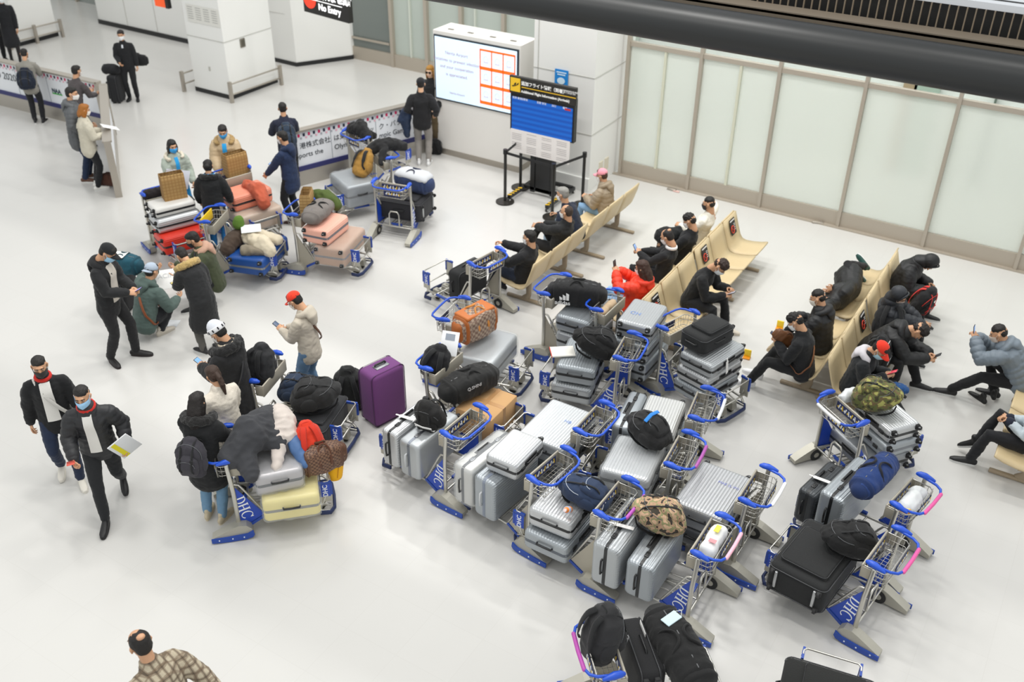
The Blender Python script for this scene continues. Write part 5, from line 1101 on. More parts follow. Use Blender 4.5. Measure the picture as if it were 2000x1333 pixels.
    if ph > .7 and tl > .3:
        kneemid = (kL+kR)/2; dn = nv(nv(kneemid-P)*.6+np.array([0, 0, -1])*.4)
        tors = [([P-np.array([0, 0, .0])+dn*tl, P+dn*tl*.5, P, Wp, Wp+up2*.13, N-up2*.06, N+up2*.01], [(.20+T, .15+T), (.185+T, .135+T), (.168+T, .12+T), (.150+T, .108+T), (.168+T, .118+T), (.150+T, .092+T), (.065+T, .062+T)], sv)]
    sh = T*.9
    for a_, b_, c_ in ((shL, eL, wL), (shR, eR, wR)):
        c2 = c_-(c_-b_)*.06; tors.append(([a_+(N-a_)*.42-up2*.012, a_+(N-a_)*.06-up2*.012, a_*.7+b_*.3, (a_+b_)/2, b_, (b_+c2)/2, c2], [.040+sh*.7, .052+sh*.8, .060+sh*.8, .058+sh*.9, .052+sh, .045+sh, .038+sh*.8]))
    tm = topm or mat(topk, top)
    q_ = ([(hem, Wp), (Wp, N), (shL, eL), (eL, wL), (shR, eR), (eR, wR)], .075, .012*puff) if puff else None
    if puff: 
        q_ = ([(hem, N), (shL, eL), (eL, wL), (shR, eR), (eR, wR)], .08, .014*puff)
    jac = cloth(tors, .0125 if puff else .014, 'jacket', tm, amp=.007 if not puff else .004, quilt=q_)
    fwd = fw
    if coll:
        cl = MB().loft([N+sv*(.070+T*.35)*math.cos(t)+fw*(.068+T*.35)*math.sin(t)+up2*(.022+T*.45-.012*math.sin(t)) for t in [2*PI*k/14 for k in range(14)]], [(.020, .026)]*14, n=8, closed=True); cl.v = [v*S for v in cl.v]; ob('collar', cl.mesh('collar', mat('cloth', coll)), o)
    if sleeve_end:
        for c_, b_ in ((wL, eL), (wR, eR)):
            cf = MB().loft([c_-(c_-b_)*.12, c_-(c_-b_)*.02], [.047+sh, .044+sh], n=12); cf.v = [v*S for v in cf.v]; ob('cuff', cf.mesh('cuff', mat('cloth', sleeve_end)), o)
    if shirt:
        g = MB(); V = []; n_ = 12; wv = shirt[1]; st_, en_ = shirt[2] if len(shirt) > 2 else (.02, 1.0)
        for i in range(n_):
            t = st_+(en_-st_)*i/(n_-1)
            if t < .5: c0 = P*(1-t*2)+Wp*(t*2); bb = .112*(1-t*2)+.105*t*2; aa = .158
            else: u_ = (t-.5)*2; c0 = Wp*(1-u_)+(N)*u_; bb = float(np.interp(u_, [0, .5, .78, 1], [.105, .118, .095, .062])); aa = float(np.interp(u_, [0, .5, .78, 1], [.145, .168, .15, .07]))
            for k in range(7):
                u_ = (-1+k/3)*wv*(1.2-.25*t); x_ = u_; yy = (bb+T+.006)*math.sqrt(max(.05, 1-(x_/(aa+T+.012))**2)); V.append(c0+sv*x_+fw*yy)
        F = [(i*7+k, i*7+k+1, (i+1)*7+k+1, (i+1)*7+k) for i in range(n_-1) for k in range(6)]
        V = np.array(V); nn = len(V); V = np.concatenate([V, V-fw*.03]); F2 = [tuple(j+nn for j in f[::-1]) for f in F]; g.add(V*S, F+F2); ob('shirt_front', g.mesh('shirt_front', mat('cloth', shirt[0])), o)
    if zip_:
        g = MB().tube([(P+fw*(.112+T+.004))*S, (Wp+fw*(.107+T+.004))*S, (Wp+up2*.13+fw*(.119+T+.004))*S, (N-up2*.05+fw*(.093+T+.004))*S], .006, n=6); ob('zip', g.mesh('zip', mat('plastic', zip_)), o)
    if strap:   # cross-body strap
        sgn_ = strap[1] if len(strap) > 1 else 1; g = []
        for k in range(20):
            a = 2*PI*k/20; t = .5+.5*math.cos(a)     # top at shoulder
            c0 = P*(1-t)+(N-up2*.02)*t; aa = float(np.interp(t, [0, .5, .8, 1], [.165, .16, .17, .10])); bb = float(np.interp(t, [0, .5, .8, 1], [.12, .112, .115, .085]))
            xx = sgn_*(.10*t-(.175+T)*(1-t)); yy = math.sin(a)*(bb+T+.018)*(1.0 if 0.1 < t < .98 else .7)
            g.append((c0+sv*xx+fw*yy+up2*(.03 if t > .95 else 0))*S)
        m_ = MB().loft(g, [(.020, .006)]*20, side=tuple(sv), n=6, closed=True); ob('cross_strap', m_.mesh('cross_strap', mat('leather', strap[0])), o)
    if hood and not hoodup:
        g = MB(); hb = N-fw*.035+up2*.01
        pts = [hb+sv*.105*math.cos(t)-fw*(.085*math.sin(t)-.02)+up2*(.035*math.sin(t)-.0) for t in [-.35+(PI+.7)*k/10 for k in range(11)]]
        g.loft(pts, [(.030+T*.6, .045)]*11, n=10); g.loft([hb-fw*.05+up2*.04, hb-fw*.10-up2*.03, hb-fw*.11-up2*.13], [(.09, .05), (.10, .055), (.05, .03)], side=sv, n=12)
        g = remesh(g, .013, 3); wrinkle(g, .008, 11, seed+2); g.v = [v*S for v in g.v]; ob('hood', g.mesh('hood', mat(topk, hood) if isinstance(hood, str) else tm), o)
    if hoodup:
        g = MB(); g.ell((0, -.03, .03), (.108, .115, .118)); g.ell((0, -.025, -.06), (.10, .10, .09)); g.loft([(0, -.03, -.05), (0, -.05, -.15)], [(.098, .09), (.10, .08)], n=14)
        g = remesh(g, .013, 2); wrinkle(g, .006, 10, seed); V = g.v[0]
        V[:, 1] = np.minimum(V[:, 1], .062-.25*np.abs(V[:, 0])); g.xf(HM); g.v = [v*S for v in g.v]; ob('hood', g.mesh('hood', tm), o)
        g = MB().tube([(x, .062-.25*abs(x), z) for x, z in [(.085*math.cos(t), .03+.10*math.sin(t)) for t in [2*PI*k/18 for k in range(18)]]], .012, closed=True, n=7); g.xf(HM); g.v = [v*S for v in g.v]; ob('hood_rim', g.mesh('hood_rim', tm), o)
    if fur:
        g = MB(); hb = N-fw*.02+up2*.0; rr_ = random.Random(seed)
        if isinstance(fur, tuple): hb = hb+up2*fur[2]; fc, fr0 = fur[0], fur[1]
        else: fc, fr0 = fur, .05
        pts = [hb+sv*.15*math.cos(t)-fw*(.14*math.sin(t)-.05)+up2*(.03*math.sin(t)) for t in [-.6+(PI+1.2)*k/14 for k in range(15)]]
        g.loft(pts, [fr0]*15, n=10); g = remesh(g, .012, 1); wrinkle(g, .014, 26, seed, (1, 1, 1)); wrinkle(g, .010, 60, seed+1); g.v = [v*S for v in g.v]; ob('fur_trim', g.mesh('fur_trim', mat('fur', fc)), o)
    if stripe:
        for k in range(2):
            g = MB(); pts = []
            c0 = P*(.75-.2*k)+Wp*(.25+.2*k)
            g.loft([c0+sv*(.16+T)*math.cos(t)+fw*(.113+T)*math.sin(t) for t in [2*PI*j/20 for j in range(20)]], [(.004, .012)]*20, n=5, closed=True); g.v = [v*S for v in g.v]; ob('stripe', g.mesh('stripe', mat('cloth', stripe)), o)
    # ---- hair, hat, mask
    hm = mat('hair', hcol)
    def hg(g, name, m_, vox=.009, amp=.004, fq=30, sm=2):
        g = remesh(g, vox, sm); wrinkle(g, amp, fq, seed); g.xf(HM); g.v = [v*S for v in g.v]; return ob(name, g.mesh(name, m_), o)
    if hair == 'short':
        g = MB(); g.ell((0, -.022, .045), (.080, .092, .080)); g.ell((0, -.048, .0), (.071, .060, .075)); g.ell((0, .02, .078), (.066, .064, .042)); hg(g, 'hair', hm, amp=.005)
    if hair == 'fade':
        g = MB(); g.ell((0, -.012, .060), (.076, .086, .066)); g.ell((0, -.050, .01), (.070, .054, .066)); hg(g, 'hair', hm, amp=.006)
    if hair == 'curly':
        g = MB(); g.ell((0, .0, .065), (.084, .095, .066)); g.ell((0, -.050, .01), (.070, .056, .066)); hg(g, 'hair', hm, amp=.012, fq=45)
    if hair == 'thin':
        g = MB(); g.ell((0, -.030, .030), (.078, .082, .082)); g.ell((0, -.048, .0), (.071, .060, .07)); hg(g, 'hair', hm)
    if hair == 'bald_spot':
        g = MB(); g.ell((0, -.024, .036), (.080, .088, .078)); g.ell((0, -.048, .0), (.072, .062, .08)); hg(g, 'hair', hm)
        g = MB(); g.ell((0, -.075, .088), (.036, .034, .022)); hg(g, 'scalp', mat('skin', SK[skin]), amp=.001)
    if hair in ('long', 'bob', 'pony', 'bun', 'longwave'):
        g = MB(); g.ell((0, -.022, .045), (.083, .094, .082)); g.ell((0, -.045, .0), (.082, .07, .085)); g.ell((0, .02, .078), (.068, .064, .042))
        if hair in ('bob', 'long', 'longwave'):
            L = {'bob': .13, 'long': .30, 'longwave': .36}[hair]
            for sx in (-1, 1): g.loft([(sx*.066, -.005, .04), (sx*.080, -.01, -.04), (sx*.078, -.02, -.12)] + ([(sx*.08, -.04, -.2)] if L > .2 else []), [(.016, .045), (.018, .05), (.016, .04)]+([(.015, .035)] if L > .2 else []), n=10)
            g.loft([(0, -.06, .03), (0, -.085, -.08), (0, -.10, -L*.75), (0, -.10, -L)], [(.08, .05), (.088, .045), (.08, .035), (.05, .02)], n=14)
        if hair == 'pony': g.loft([(0, -.10, .02), (0, -.14, -.03), (0, -.145, -.12), (0, -.13, -.24)], [.028, .034, .034, .014], n=10)
        if hair == 'bun': g.ell((0, -.115, .02), (.045, .04, .042))
        hg(g, 'hair', hm, amp=.005)
    if hat:
        kind, hc = hat[0], hat[1]
        if kind == 'cap':
            g = MB(); g.ell((0, -.014, .048), (.085, .101, .082)); V = g.v[0]; V[:, 2] = np.maximum(V[:, 2], .032); g.xf(HM); g.v = [v*S for v in g.v]; c_ = ob('cap_crown', g.mesh('cap_crown', mat('cloth', hc)), o)
            g = MB(); V = []; F = []
            for i in range(5):
                for k in range(9):
                    a = -PI/2+PI*k/8; r = .06+.025*i; V.append((math.sin(a)*.078*(1-.04*i), .062+math.cos(a)*(.02+.022*i)*1.0, .040-.004*i-.02*math.sin(a)**2))
            n_ = len(V); V = V+[(x, y, z-.006) for x, y, z in V]; F = [(i*9+k, i*9+k+1, (i+1)*9+k+1, (i+1)*9+k) for i in range(4) for k in range(8)]; F += [tuple(j+n_ for j in f[::-1]) for f in F]
            F += [(36+k, 36+k+1, n_+36+k+1, n_+36+k) for k in range(8)]
            g.add(V, F)
            if len(hat) > 2 and hat[2] == 'back': g.xf(Matrix.Rotation(PI, 4, 'Z'))
            g.xf(HM); g.v = [v*S for v in g.v]; ob('cap_brim', g.mesh('cap_brim', mat('cloth', hc)), o)
            if len(hat) > 3: g = MB().ell((-.05, .075, .06), (.014, .006, .014)); g.xf(HM); g.v = [v*S for v in g.v]; ob('cap_badge', g.mesh('cap_badge', mat('cloth', hat[3])), c_)
        if kind == 'beanie':
            g = MB(); g.ell((0, -.014, .055), (.086, .102, .105)); V = g.v[0]; V[:, 2] = np.maximum(V[:, 2], .03); g.xf(HM); g.v = [v*S for v in g.v]; c_ = ob('beanie', g.mesh('beanie', mat('knit', hc)), o)
            g = MB(); pts = [(.088*math.cos(t), -.014+.104*math.sin(t), .05) for t in [2*PI*k/22 for k in range(22)]]; g.loft(pts, [(.030, .008)]*22, side=(0, 0, 1), n=8, closed=True); g.xf(HM); g.v = [v*S for v in g.v]; ob('fold', g.mesh('fold', mat('knit', hat[2])), c_)
            g = MB()
            for k in range(20):
                t = 2*PI*k/20
                if k % 2: g.box((.098*math.cos(t), -.014+.114*math.sin(t), .050), (.006, .014, .030), R=Matrix.Rotation(t, 3, 'Z'))
            g.xf(HM); g.v = [v*S for v in g.v]; ob('knitted_letters', g.mesh('knitted_letters', mat('knit', '#1a1a22')), c_)
        if kind == 'beret':
            g = MB(); g.ell((0, -.02, .075), (.10, .115, .05)); g.xf(HM); g.v = [v*S for v in g.v]; ob('soft_cap', g.mesh('soft_cap', mat('cloth', hc)), o)
    if glasses:
        g = MB()
        for sx in (-1, 1): g.rbox((sx*.033, .094, .006), (.052, .008, .036), .004); g.tube([(sx*.058, .092, .012), (sx*.078, .05, .014), (sx*.082, -.01, .012)], .003, n=5)
        g.tube([(-.01, .098, .012), (.01, .098, .012)], .003, n=5); g.xf(HM); g.v = [v*S for v in g.v]; ob('sunglasses', g.mesh('sunglasses', mat('glossy', '#1a1210')), o)
    if mask:
        V = []; nx_, nz_ = 13, 8
        for j in range(nz_):
            z = -.012-.096*j/(nz_-1)
            for i in range(nx_):
                a = math.radians(-72+144*i/(nx_-1)); rx = float(np.interp(z, [-.11, -.08, -.03, 0], [.056, .070, .078, .079])); ry = float(np.interp(z, [-.11, -.085, -.03, -.012], [.100, .116, .134, .122])); b0 = abs(math.sin(a))
                V.append((rx*math.sin(a), -.008+ry*math.cos(a)*(1-.12*b0), z-(.0 if j else -.006*math.cos(a)**4)+(.02*b0 if j == nz_-1 else 0)))
        n_ = len(V); V2 = [(x*.98, y-.002, z) for x, y, z in V]; F = [(j*nx_+i, (j+1)*nx_+i, (j+1)*nx_+i+1, j*nx_+i+1) for j in range(nz_-1) for i in range(nx_-1)]; F += [tuple(k+n_ for k in f[::-1]) for f in F]
        g = MB().add(V+V2, F)
        for sx in (-1, 1): g.tube([(sx*.069, .03, -.02), (sx*.082, -.005, .015), (sx*.084, -.02, -.005), (sx*.068, .03, -.075)], .0025, n=5)
        g.xf(HM); g.v = [v*S for v in g.v]; ob('face_mask', g.mesh('face_mask', mat('cloth', mask)), o)
    # ---- shoes
    for nm, a_, k_, fy in (('L', aL, kL, fyl), ('R', aR, kR, fyr)):
        if shoe_off: break
        fa = math.radians(fy); pitch = 0; base = np.array([a_[0], a_[1], a_[2]-.09]); lift = base[2]
        M = Matrix.Translation(Vector(base*S))@Matrix.Rotation(PI/2+fa, 4, 'Z')@Matrix.Rotation(min(.9, max(-.5, lift*3.2)) if rootM is None or True else 0, 4, 'Y')@Matrix.Scale(s, 4)
        so = ob('shoe', cm(('shm', shoes), lambda: (lambda g: MB().join(g).mesh('shoe', mat('leather', shoes)))(shoe_geo())), o); so.matrix_local = M
        ob('sole', sole_mesh(sole), so)
    if phone:     # held thing of its own
        hp_ = (wL, eL) if phone[0] == 'l' else ((wR, eR) if phone[0] == 'r' else ((wL+wR)/2, (eL+eR)/2)); fd = nv(hp_[0]-hp_[1]); c0 = (hp_[0]+fd*.095+np.array([0, 0, .018]))*S
        vd = nv(HC*S-c0); X = nv(np.array([0, 1, .3])-vd*(np.array([0, 1, .3])@vd)); Mx = frame_m(c0, X, vd)
        po = root('phone', rootM@Matrix(Mx.tolist()), phone[1], 'phone'); ob('phone_body', cm('phb', lambda: MB().rbox((0, 0, 0), (.15, .075, .009), .004, 2).mesh('phone_body', mat('glossy', '#15171c'))), po)
        sc_ = phone[2] if len(phone) > 2 else '#4d6b94'; ob('screen', cm(('phs', sc_), lambda: MB().rbox((0, 0, .0052), (.136, .066, .0012), .0004, 1).mesh('screen', mat('screen', sc_, em=.5))), po)
    return o, rootM, dict(N=N*s, Wp=Wp*s, P=P*s, fw=fw, sv=sv, HC=HC*s, wL=wL*s, wR=wR*s, up=up2)
def worn_pack(rM, J, label, size, col, dz=-.20, off=.20, **k):
    p = J['N']*(1)-J['fw']*off+J['up']*dz; X, Y, Z = J['sv'], -J['fw'], J['up']
    M = Matrix(((X[0], Y[0], Z[0], p[0]), (X[1], Y[1], Z[1], p[1]), (X[2], Y[2], Z[2], p[2]), (0, 0, 0, 1)))
    M = rM@M@Matrix.Rotation(PI, 4, 'Z')@Matrix.Rotation(PI, 4, 'Z')
    return backpack(label, M, size, col, **k)
PH = dict(hl=(-.07, .34, 1.10), hr_=(.07, .34, 1.10), curl=(55, 55), thumbs=((.8, 0, .6), (-.8, 0, .6)))
SIT = dict(seg=.90, ph=.455, fl=(-.13, .47, 0), fr=(.13, .44, 0), lean=-18, hl=(-.08, .28, .60), hr_=(.08, .30, .62), kn=((-.15, .3, 1), (.15, .3, 1)), thumbs=((.8, 0, .6), (-.8, 0, .6)), curl=(45, 45), tl=.04)
SITPH = dict(SIT, lean=12, hp=38, hl=(-.06, .36, .72), hr_=(.06, .36, .72), curl=(58, 58))
STAND = {}
def P_(base, **k): d = dict(base); d.update(k); return d
L90, R90 = 90, -90          # facing -x / +x
# --- men at the left
person('man in black cap and blue mask in a black jacket, looking at his phone', (240, 702), (330, 712), h=1.76, **P_(PH, hp=38, hy=10, fl=(-.12, .14, 0), fr=(.10, -.10, 0), fyl=10, fyr=-35, top='#1d1e20', tl=.14, thick=.01, shirt=('#c9c2b8', .07), hood='#1b1c1e', hat=('cap', '#17191c', 'front', '#e8e8e8'), mask='#a6d2ee', shoes='#1d1a1b', sole='#2a2022', phone=('b', 'phone in the hands of the man in the black cap', '#8f88c8')))
person('person squatting in a green-grey jacket with pale blue cap, seen from behind', (296, 655), (400, 590), h=1.72, ph=.27, py=-.06, lean=28, hp=20, fl=(-.10, .05, 0), fr=(.12, .08, 0), kn=((-.25, 1, .6), (.25, 1, .6)), hl=(-.15, .42, .80), hr_=(.2, .40, .45), top='#50615c', tl=.05, thick=.02, stripe=None, strap=('#8a4a26', -1), hood='#4d5e59', hat=('cap', '#a9b6c6', 'back'), pants='#202226', shoes='#c9c1b4', sole='#bdb7ac', curl=(40, 40))
person('man in olive coat and black mask crouching with a large paper sheet', (428, 592), (340, 604), h=1.70, ph=.42, lean=16, hp=26, hy=-8, fl=(-.14, .34, 0), fr=(.18, .16, 0), kn=((-.3, 1, .6), (.4, 1, .5)), hl=(-.16, .52, .62), hr_=(.10, .50, .66), top='#414832', tl=.06, thick=.02, shirt=('#1f2030', .06), coll='#c8a184', mask='#17171a', pants='#17181a', hair='short', curl=(50, 50), hood='#c8a08a')
o = root('large_paper', at(330, 545, .62, .9, .7), 'large white sheet with faint hand lettering held by the man in the olive coat', 'paper'); ob('sheet', MB().rbox((0, 0, 0), (.44, .30, .004), .001).mesh('sheet', mat('paper', '#ececea')), o)
text('lettering', 'PACIFIC', .10, mat('paper', '#c9c9cc'), Matrix.Translation((-.2, .02, .004)), o)
person('person in long black parka with blond fur hood, seen from behind', (414, 688), (347, 650), h=1.56, **P_(PH, lean=26, hp=42, hl=(-.08, .50, 1.0), fl=(-.10, .05, 0), fr=(.10, -.08, 0), top='#1e1f21', tl=.42, thick=.02, fur=('#b59a62', .055, .02), hair='short', hcol='#1a1412', mask='#e2d0cc', pants='#55534f', shoes='#232325', phone=('l', 'phone held by the person in the fur-hooded black parka', '#c5b36c')))
person('man in knitted white and navy beanie and black parka with his phone', (484, 878), (401, 856), h=1.74, **P_(PH, hp=35, hl=(-.08, .36, 1.14), hr_=(.08, .36, 1.10), top='#1b1b1d', tl=.30, thick=.03, fur=('#171718', .06, .0), coll='#d3c5ae', hat=('beanie', '#dfe2ea', '#e8e8ea'), mask='#e8e4e0', pants='#17171a', phone=('b', 'phone held flat by the man in the knitted beanie', '#6d9ccb'), strap=('#2a2a2c', 1)))
person('man in bright red cap and cream hoodie with jeans on his phone', (618, 792), (536, 772), h=1.63, **P_(PH, hp=35, hl=(-.07, .34, 1.16), hr_=(.07, .34, 1.12), top='#bdb4a5', tl=.10, thick=.004, hood='#b9b0a1', hat=('cap', '#e2391e', 'front'), mask='#ded7cf', pants='#5c7c9c', shoes='#3a3a3c', strap=('#5a3a28', -1), phone=('b', 'phone held by the man in the bright red cap standing', '#3a4a63'), skin=0))
person('woman in white fleece jacket with brown ponytail, seen from behind', (466, 950), (396, 895), h=1.58, lean=6, hp=25, hl=(-.15, .25, .95), hr_=(.2, .25, .90), top='#e6ddcf', topk='knit', tl=.16, thick=.02, hair='pony', hcol='#3a281e', pants='#4b6482', shoes='#cfc6b8')
o, rM, J = person('woman in black fur-hooded parka and jeans with dark backpack, hair down', (422, 1014), (477, 922), h=1.60, lean=6, hp=15, hl=(-.12, .36, 1.0), hr_=(.16, .36, 1.0), top='#17181a', tl=.32, thick=.02, fur=('#1a1919', .058, .0), hair='long', hcol='#17100e', pants='#6f93b0', shoes='#c8bba0', sole='#d6c9ae', fyl=10, fyr=-10, curl=(60, 60))
worn_pack(rM, J, 'dark iridescent backpack with teal flap worn by the woman in jeans', (.32, .20, .42), '#35333a', dz=-.30, off=.24, seed=31)
person('man in black corduroy jacket and black mask walking at the left', (143, 932), (154, 1047), h=1.66, lean=3, hp=8, hl=(-.30, .05, .84), hr_=(.27, -.02, .84), fl=(.09*-1, .16, 0), fr=(.10, -.14, .04), top='#121316', tl=.12, thick=.008, shirt=('#e4e2dd', .06), coll='#c4281f', strap=('#c9c7c2', 1), mask='#2c2a29', pants='#1d2a44', shoes='#e2ddd2', sole='#e6e2d8', hair='fade', zip_=None)
person('man striding in black padded jacket with light blue mask and papers under his arm', (243, 1012), (225, 1130), h=1.74, lean=8, hp=10, hy=10, hl=(.30, .12, .96), hr_=(-.24, .30, 1.04), fl=(.10, -.34, .10), fr=(-.04, .30, 0), top='#232427', topk='puff', tl=.10, puff=1, thick=.012, shirt=('#dfddd8', .055), coll='#c4281f', mask='#9fcdf0', pants='#1b1d20', shoes='#141416', sole='#1e1e20', hair='fade') if 0 else None
_, rM, J = person('man striding in black padded jacket with light blue mask and red collar', (226, 992), (211, 1112), h=1.68, lean=8, hp=8, hy=-8, hl=(-.30, .10, .94), hr_=(.20, .32, 1.00), fl=(-.08, -.34, .10), fr=(.06, .32, 0), top='#232427', topk='puff', tl=.08, puff=.7, thick=.004, shirt=('#dfddd8', .05), coll='#c4281f', mask='#9fcdf0', pants='#1b1d20', shoes='#141416', sole='#1e1e20', hair='fade', curl=(40, 60))
o = root('folder', rM@TR(-.30, .20, .98, .3, 1.25, .5), 'white folder with yellow stripe and dark corner held by the striding man', 'folder'); ob('cover', MB().rbox((0, 0, 0), (.24, .32, .012), .003).mesh('cover', mat('paper', '#e2e4e6')), o); ob('yellow_stripe', MB().box((.06, 0, .008), (.05, .30, .003)).box((.06, 0, -.008), (.05, .30, .003)).mesh('yellow_stripe', mat('paper', '#e6da2c')), o); ob('green_corner', MB().box((.06, -.12, .009), (.1, .07, .003)).mesh('green_corner', mat('paper', '#1f4034')), o)
o = root('red_phone_case', rM@TR(.20*1.02, .43, 1.03, .2, .4), 'coral red phone case in the hand of the striding man', 'phone'); ob('case', MB().rbox((0, 0, 0), (.08, .15, .012), .005, 2).mesh('case', mat('plastic', '#e2604f')), o); ob('screen', MB().rbox((0, 0, .007), (.07, .135, .002), .0005, 1).mesh('screen', mat('glossy', '#c8584c')), o)
hx = G(277, 1268, 1.60)
_, rM, J = person('man with thinning hair in brown checked shirt at the bottom edge, seen from behind', xy=(hx.x+.24, hx.y+.0), yaw=88, h=1.74, lean=26, hp=16, hy=-6, hl=(-.26, .25, .86), hr_=(.30, -.18, .98), topm=mat('cloth', '#6f6252', check='#b3a892 #6f5c49 #3f342a', cs=5.5), tl=.14, thick=.006, hair='bald_spot', hcol='#15110e', pants='#23242a', shoes='#2a2522')
# --- far left
person('attendant in black uniform with a white mask carrying a handbag', (262, 195), (225, 270), h=1.53, lean=1, hp=4, hl=(-.25, .02, .80) , hr_=(.12, .24, 1.02), top='#15161a', tl=.10, hair='bun', hcol='#1c1413', mask='#e6e8ea', pants='#121317', shoes='#121214', sole='#161616', shirt=('#cfd2d8', .02, (.8, .95)))
p_ = G(262, 195); 
duffel('black handbag on the arm of the walking attendant', at(268, 118, .86, .6), (.40, .16, .26), '#131316', seed=40, name='handbag', strap='#131316')
soft_case('black wheeled cabin bag with bag on top beside the walking attendant', TR(*(G(233, 198).xy), .33, .5, 0, -H_), (.60, .38, .24), '#1c1d20')
lump('black tote strapped on the attendant wheeled bag with pale tag', TR(*(G(231, 198).xy), .74, .4), [([(-.12, 0, .0), (.1, 0, .0)], [.12, .11])], '#15161a', 'cloth', 'tote_bag', 'bag', amp=.01)
person('attendant in black skirt uniform walking at the upper left corner', (33, 122), (90, 190), h=1.64, lean=2, hp=5, hl=(-.2, .08, .85), hr_=(.30, .14, .88), fl=(-.08, .12, 0), fr=(.08, -.16, .04), top='#14151a', tl=.10, hair='bun', hcol='#6a4a30', mask='#dfe3e6', pants='#14151a', skirt='#14151a', barelegs=True, shoes='#111113', sole='#111113')
person('attendant in black trousers half cut off by the left edge', (2, 118), (60, 180), h=1.62, lean=1, hp=5, top='#15161b', hair='short', mask='#dfe3e6', pants='#121318', tl=.1)
o, rM, J = person('man in pale grey jacket leaning on the left barrier with his phone', (78, 240), (130, 160), h=1.52, lean=12, hp=18, hl=(-.08, .40, 1.22), hr_=(.10, .40, 1.20), top='#8d8a82', tl=.10, thick=.006, hair='short', pants='#15161b', shoes='#1a1a1c', curl=(55, 55), mask='#e1dcd8', phone=('r', 'phone of the man leaning on the left barrier', '#49505e'))
worn_pack(rM, J, 'navy tote backpack on the man leaning on the left barrier', (.36, .16, .42), '#161f30', dz=-.30, off=.20, seed=41)
person('man in charcoal suit jacket leaning over the barrier corner', (168, 290), (235, 262), h=1.62, lean=20, hp=10, hl=(-.12, .48, 1.10), hr_=(.12, .46, 1.06), top='#4a4546', tl=.16, shirt=('#e8e8e8', .02, (.8, .96)), hair='short', pants='#1a1b20', shoes='#1b1b1c', mask='#ded9d4', curl=(50, 50))
person('man in grey padded hooded coat standing at the barrier', (172, 352), (260, 345), h=1.74, lean=4, hp=8, hl=(-.2, .22, 1.0), hr_=(.22, .2, 1.0), top='#54575a', topk='puff', tl=.20, puff=.5, thick=.01, hood='#5c5f62', hair='short', mask='#e6e4e2', pants='#1b2b47', shoes='#5a3a2a')
_, rM, J = person('woman with orange hair in cream jacket holding a white sheet', (192, 368), (262, 352), h=1.56, lean=3, hp=15, hl=(-.10, .32, 1.12), hr_=(.12, .32, 1.10), top='#c9c3b2', topk='knit', tl=.12, thick=.02, hair='bob', hcol='#9a5f1e', mask='#e9e4dd', pants='#17181c', shoes='#e3e1dc', curl=(50, 50), strap=('#1b1b1d', 1))
o = root('paper_sheet', rM@TR(.0, .44, 1.10, 0, -.4), 'white sheet in the hands of the orange-haired woman', 'paper'); ob('sheet', MB().rbox((0, 0, 0), (.22, .3, .004), .001).mesh('sheet', mat('paper', '#eeeeee')), o)
duffel('brown handbag standing on the floor behind the woman with orange hair', at(212, 352, .14, .4), (.32, .16, .24), '#4a2a1e', seed=42, name='handbag', strap='#3a2016')
# --- women in blue masks and men at the trolleys
_, rM, J = person('woman in mint coat and blue mask holding a map, black bobbed hair', (364, 443), (420, 490), h=1.54, lean=2, hp=6, hl=(-.2, .22, .95), hr_=(.14, .36, 1.06), top='#a9b3a8', tl=.18, thick=.015, fur=('#dcd3c0', .034, .0), shirt=('#2b9fe0', .035), hair='bob', hcol='#14100f', mask='#3ba3e6', pants='#1c8ccb', shoes='#d9d9da', curl=(40, 50))
pp_ = rM@Vector((.16, .44, 1.08)); o = root('map_sheet', TR(pp_.x, pp_.y, pp_.z, .35, 1.0), 'grey and green printed map held up by the woman in mint', 'map'); ob('sheet', MB().rbox((0, 0, 0), (.42, .30, .004), .001).mesh('sheet', mat('paper', '#c6c8d2')), o); ob('green_field', MB().box((-.04, -.04, .004), (.24, .12, .003)).mesh('green_field', mat('paper', '#5aa884')), o)
person('woman in beige fur-hooded parka with blue scarf and blue mask', (460, 412), (440, 520), h=1.58, lean=3, hp=18, hl=(-.16, .30, .98), hr_=(.16, .30, .98), top='#bfa886', topk='puff', tl=.30, thick=.025, puff=.3, fur=('#a98c5c', .045, .0), shirt=('#2b9fe0', .04, (.3, .96)), hair='bun', hcol='#17100e', mask='#3ba3e6', pants='#1c8ccb', shoes='#555558', curl=(55, 55))
person('woman in black fur-trimmed parka with blue scarf and dark bun, back turned', (432, 490), (452, 400), h=1.52, lean=6, hp=12, hl=(-.26, .22, .92), hr_=(.28, .2, .92), top='#17181a', tl=.26, thick=.025, fur=('#151516', .05, .0), coll='#2b9fe0', hair='bun', hcol='#14100f', pants='#1c6ca8', shoes='#333336')
person('man in navy jacket and white mask reaching towards the salmon suitcase', (578, 436), (500, 420), h=1.62, lean=3, hp=12, hl=(-.2, .40, .92), hr_=(.16, .44, .98) , top='#1b2b4b', tl=.20, thick=.008, hood='#1a2947', shirt=('#d8d8d8', .02, (.85, .97)), hair='short', mask='#e9e9ea', pants='#15171c', shoes='#3a241c', curl=(20, 50), phone=('r', 'blue lit phone in the hand of the man in the navy jacket', '#7fa8e0'))
o, rM, J = person('man in black and navy leaning on the end of the banner barrier', (572, 372), (542, 275), h=1.60, lean=14, hp=10, hl=(-.2, .44, 1.08), hr_=(.12, .44, 1.08), top='#1d2236', tl=.10, thick=.01, hair='short', pants='#16181d', shoes='#1c1c1e')
worn_pack(rM, J, 'dark slate backpack on the man leaning at the banner barrier', (.32, .18, .44), '#2c3a4c', dz=-.26, off=.22, seed=43)
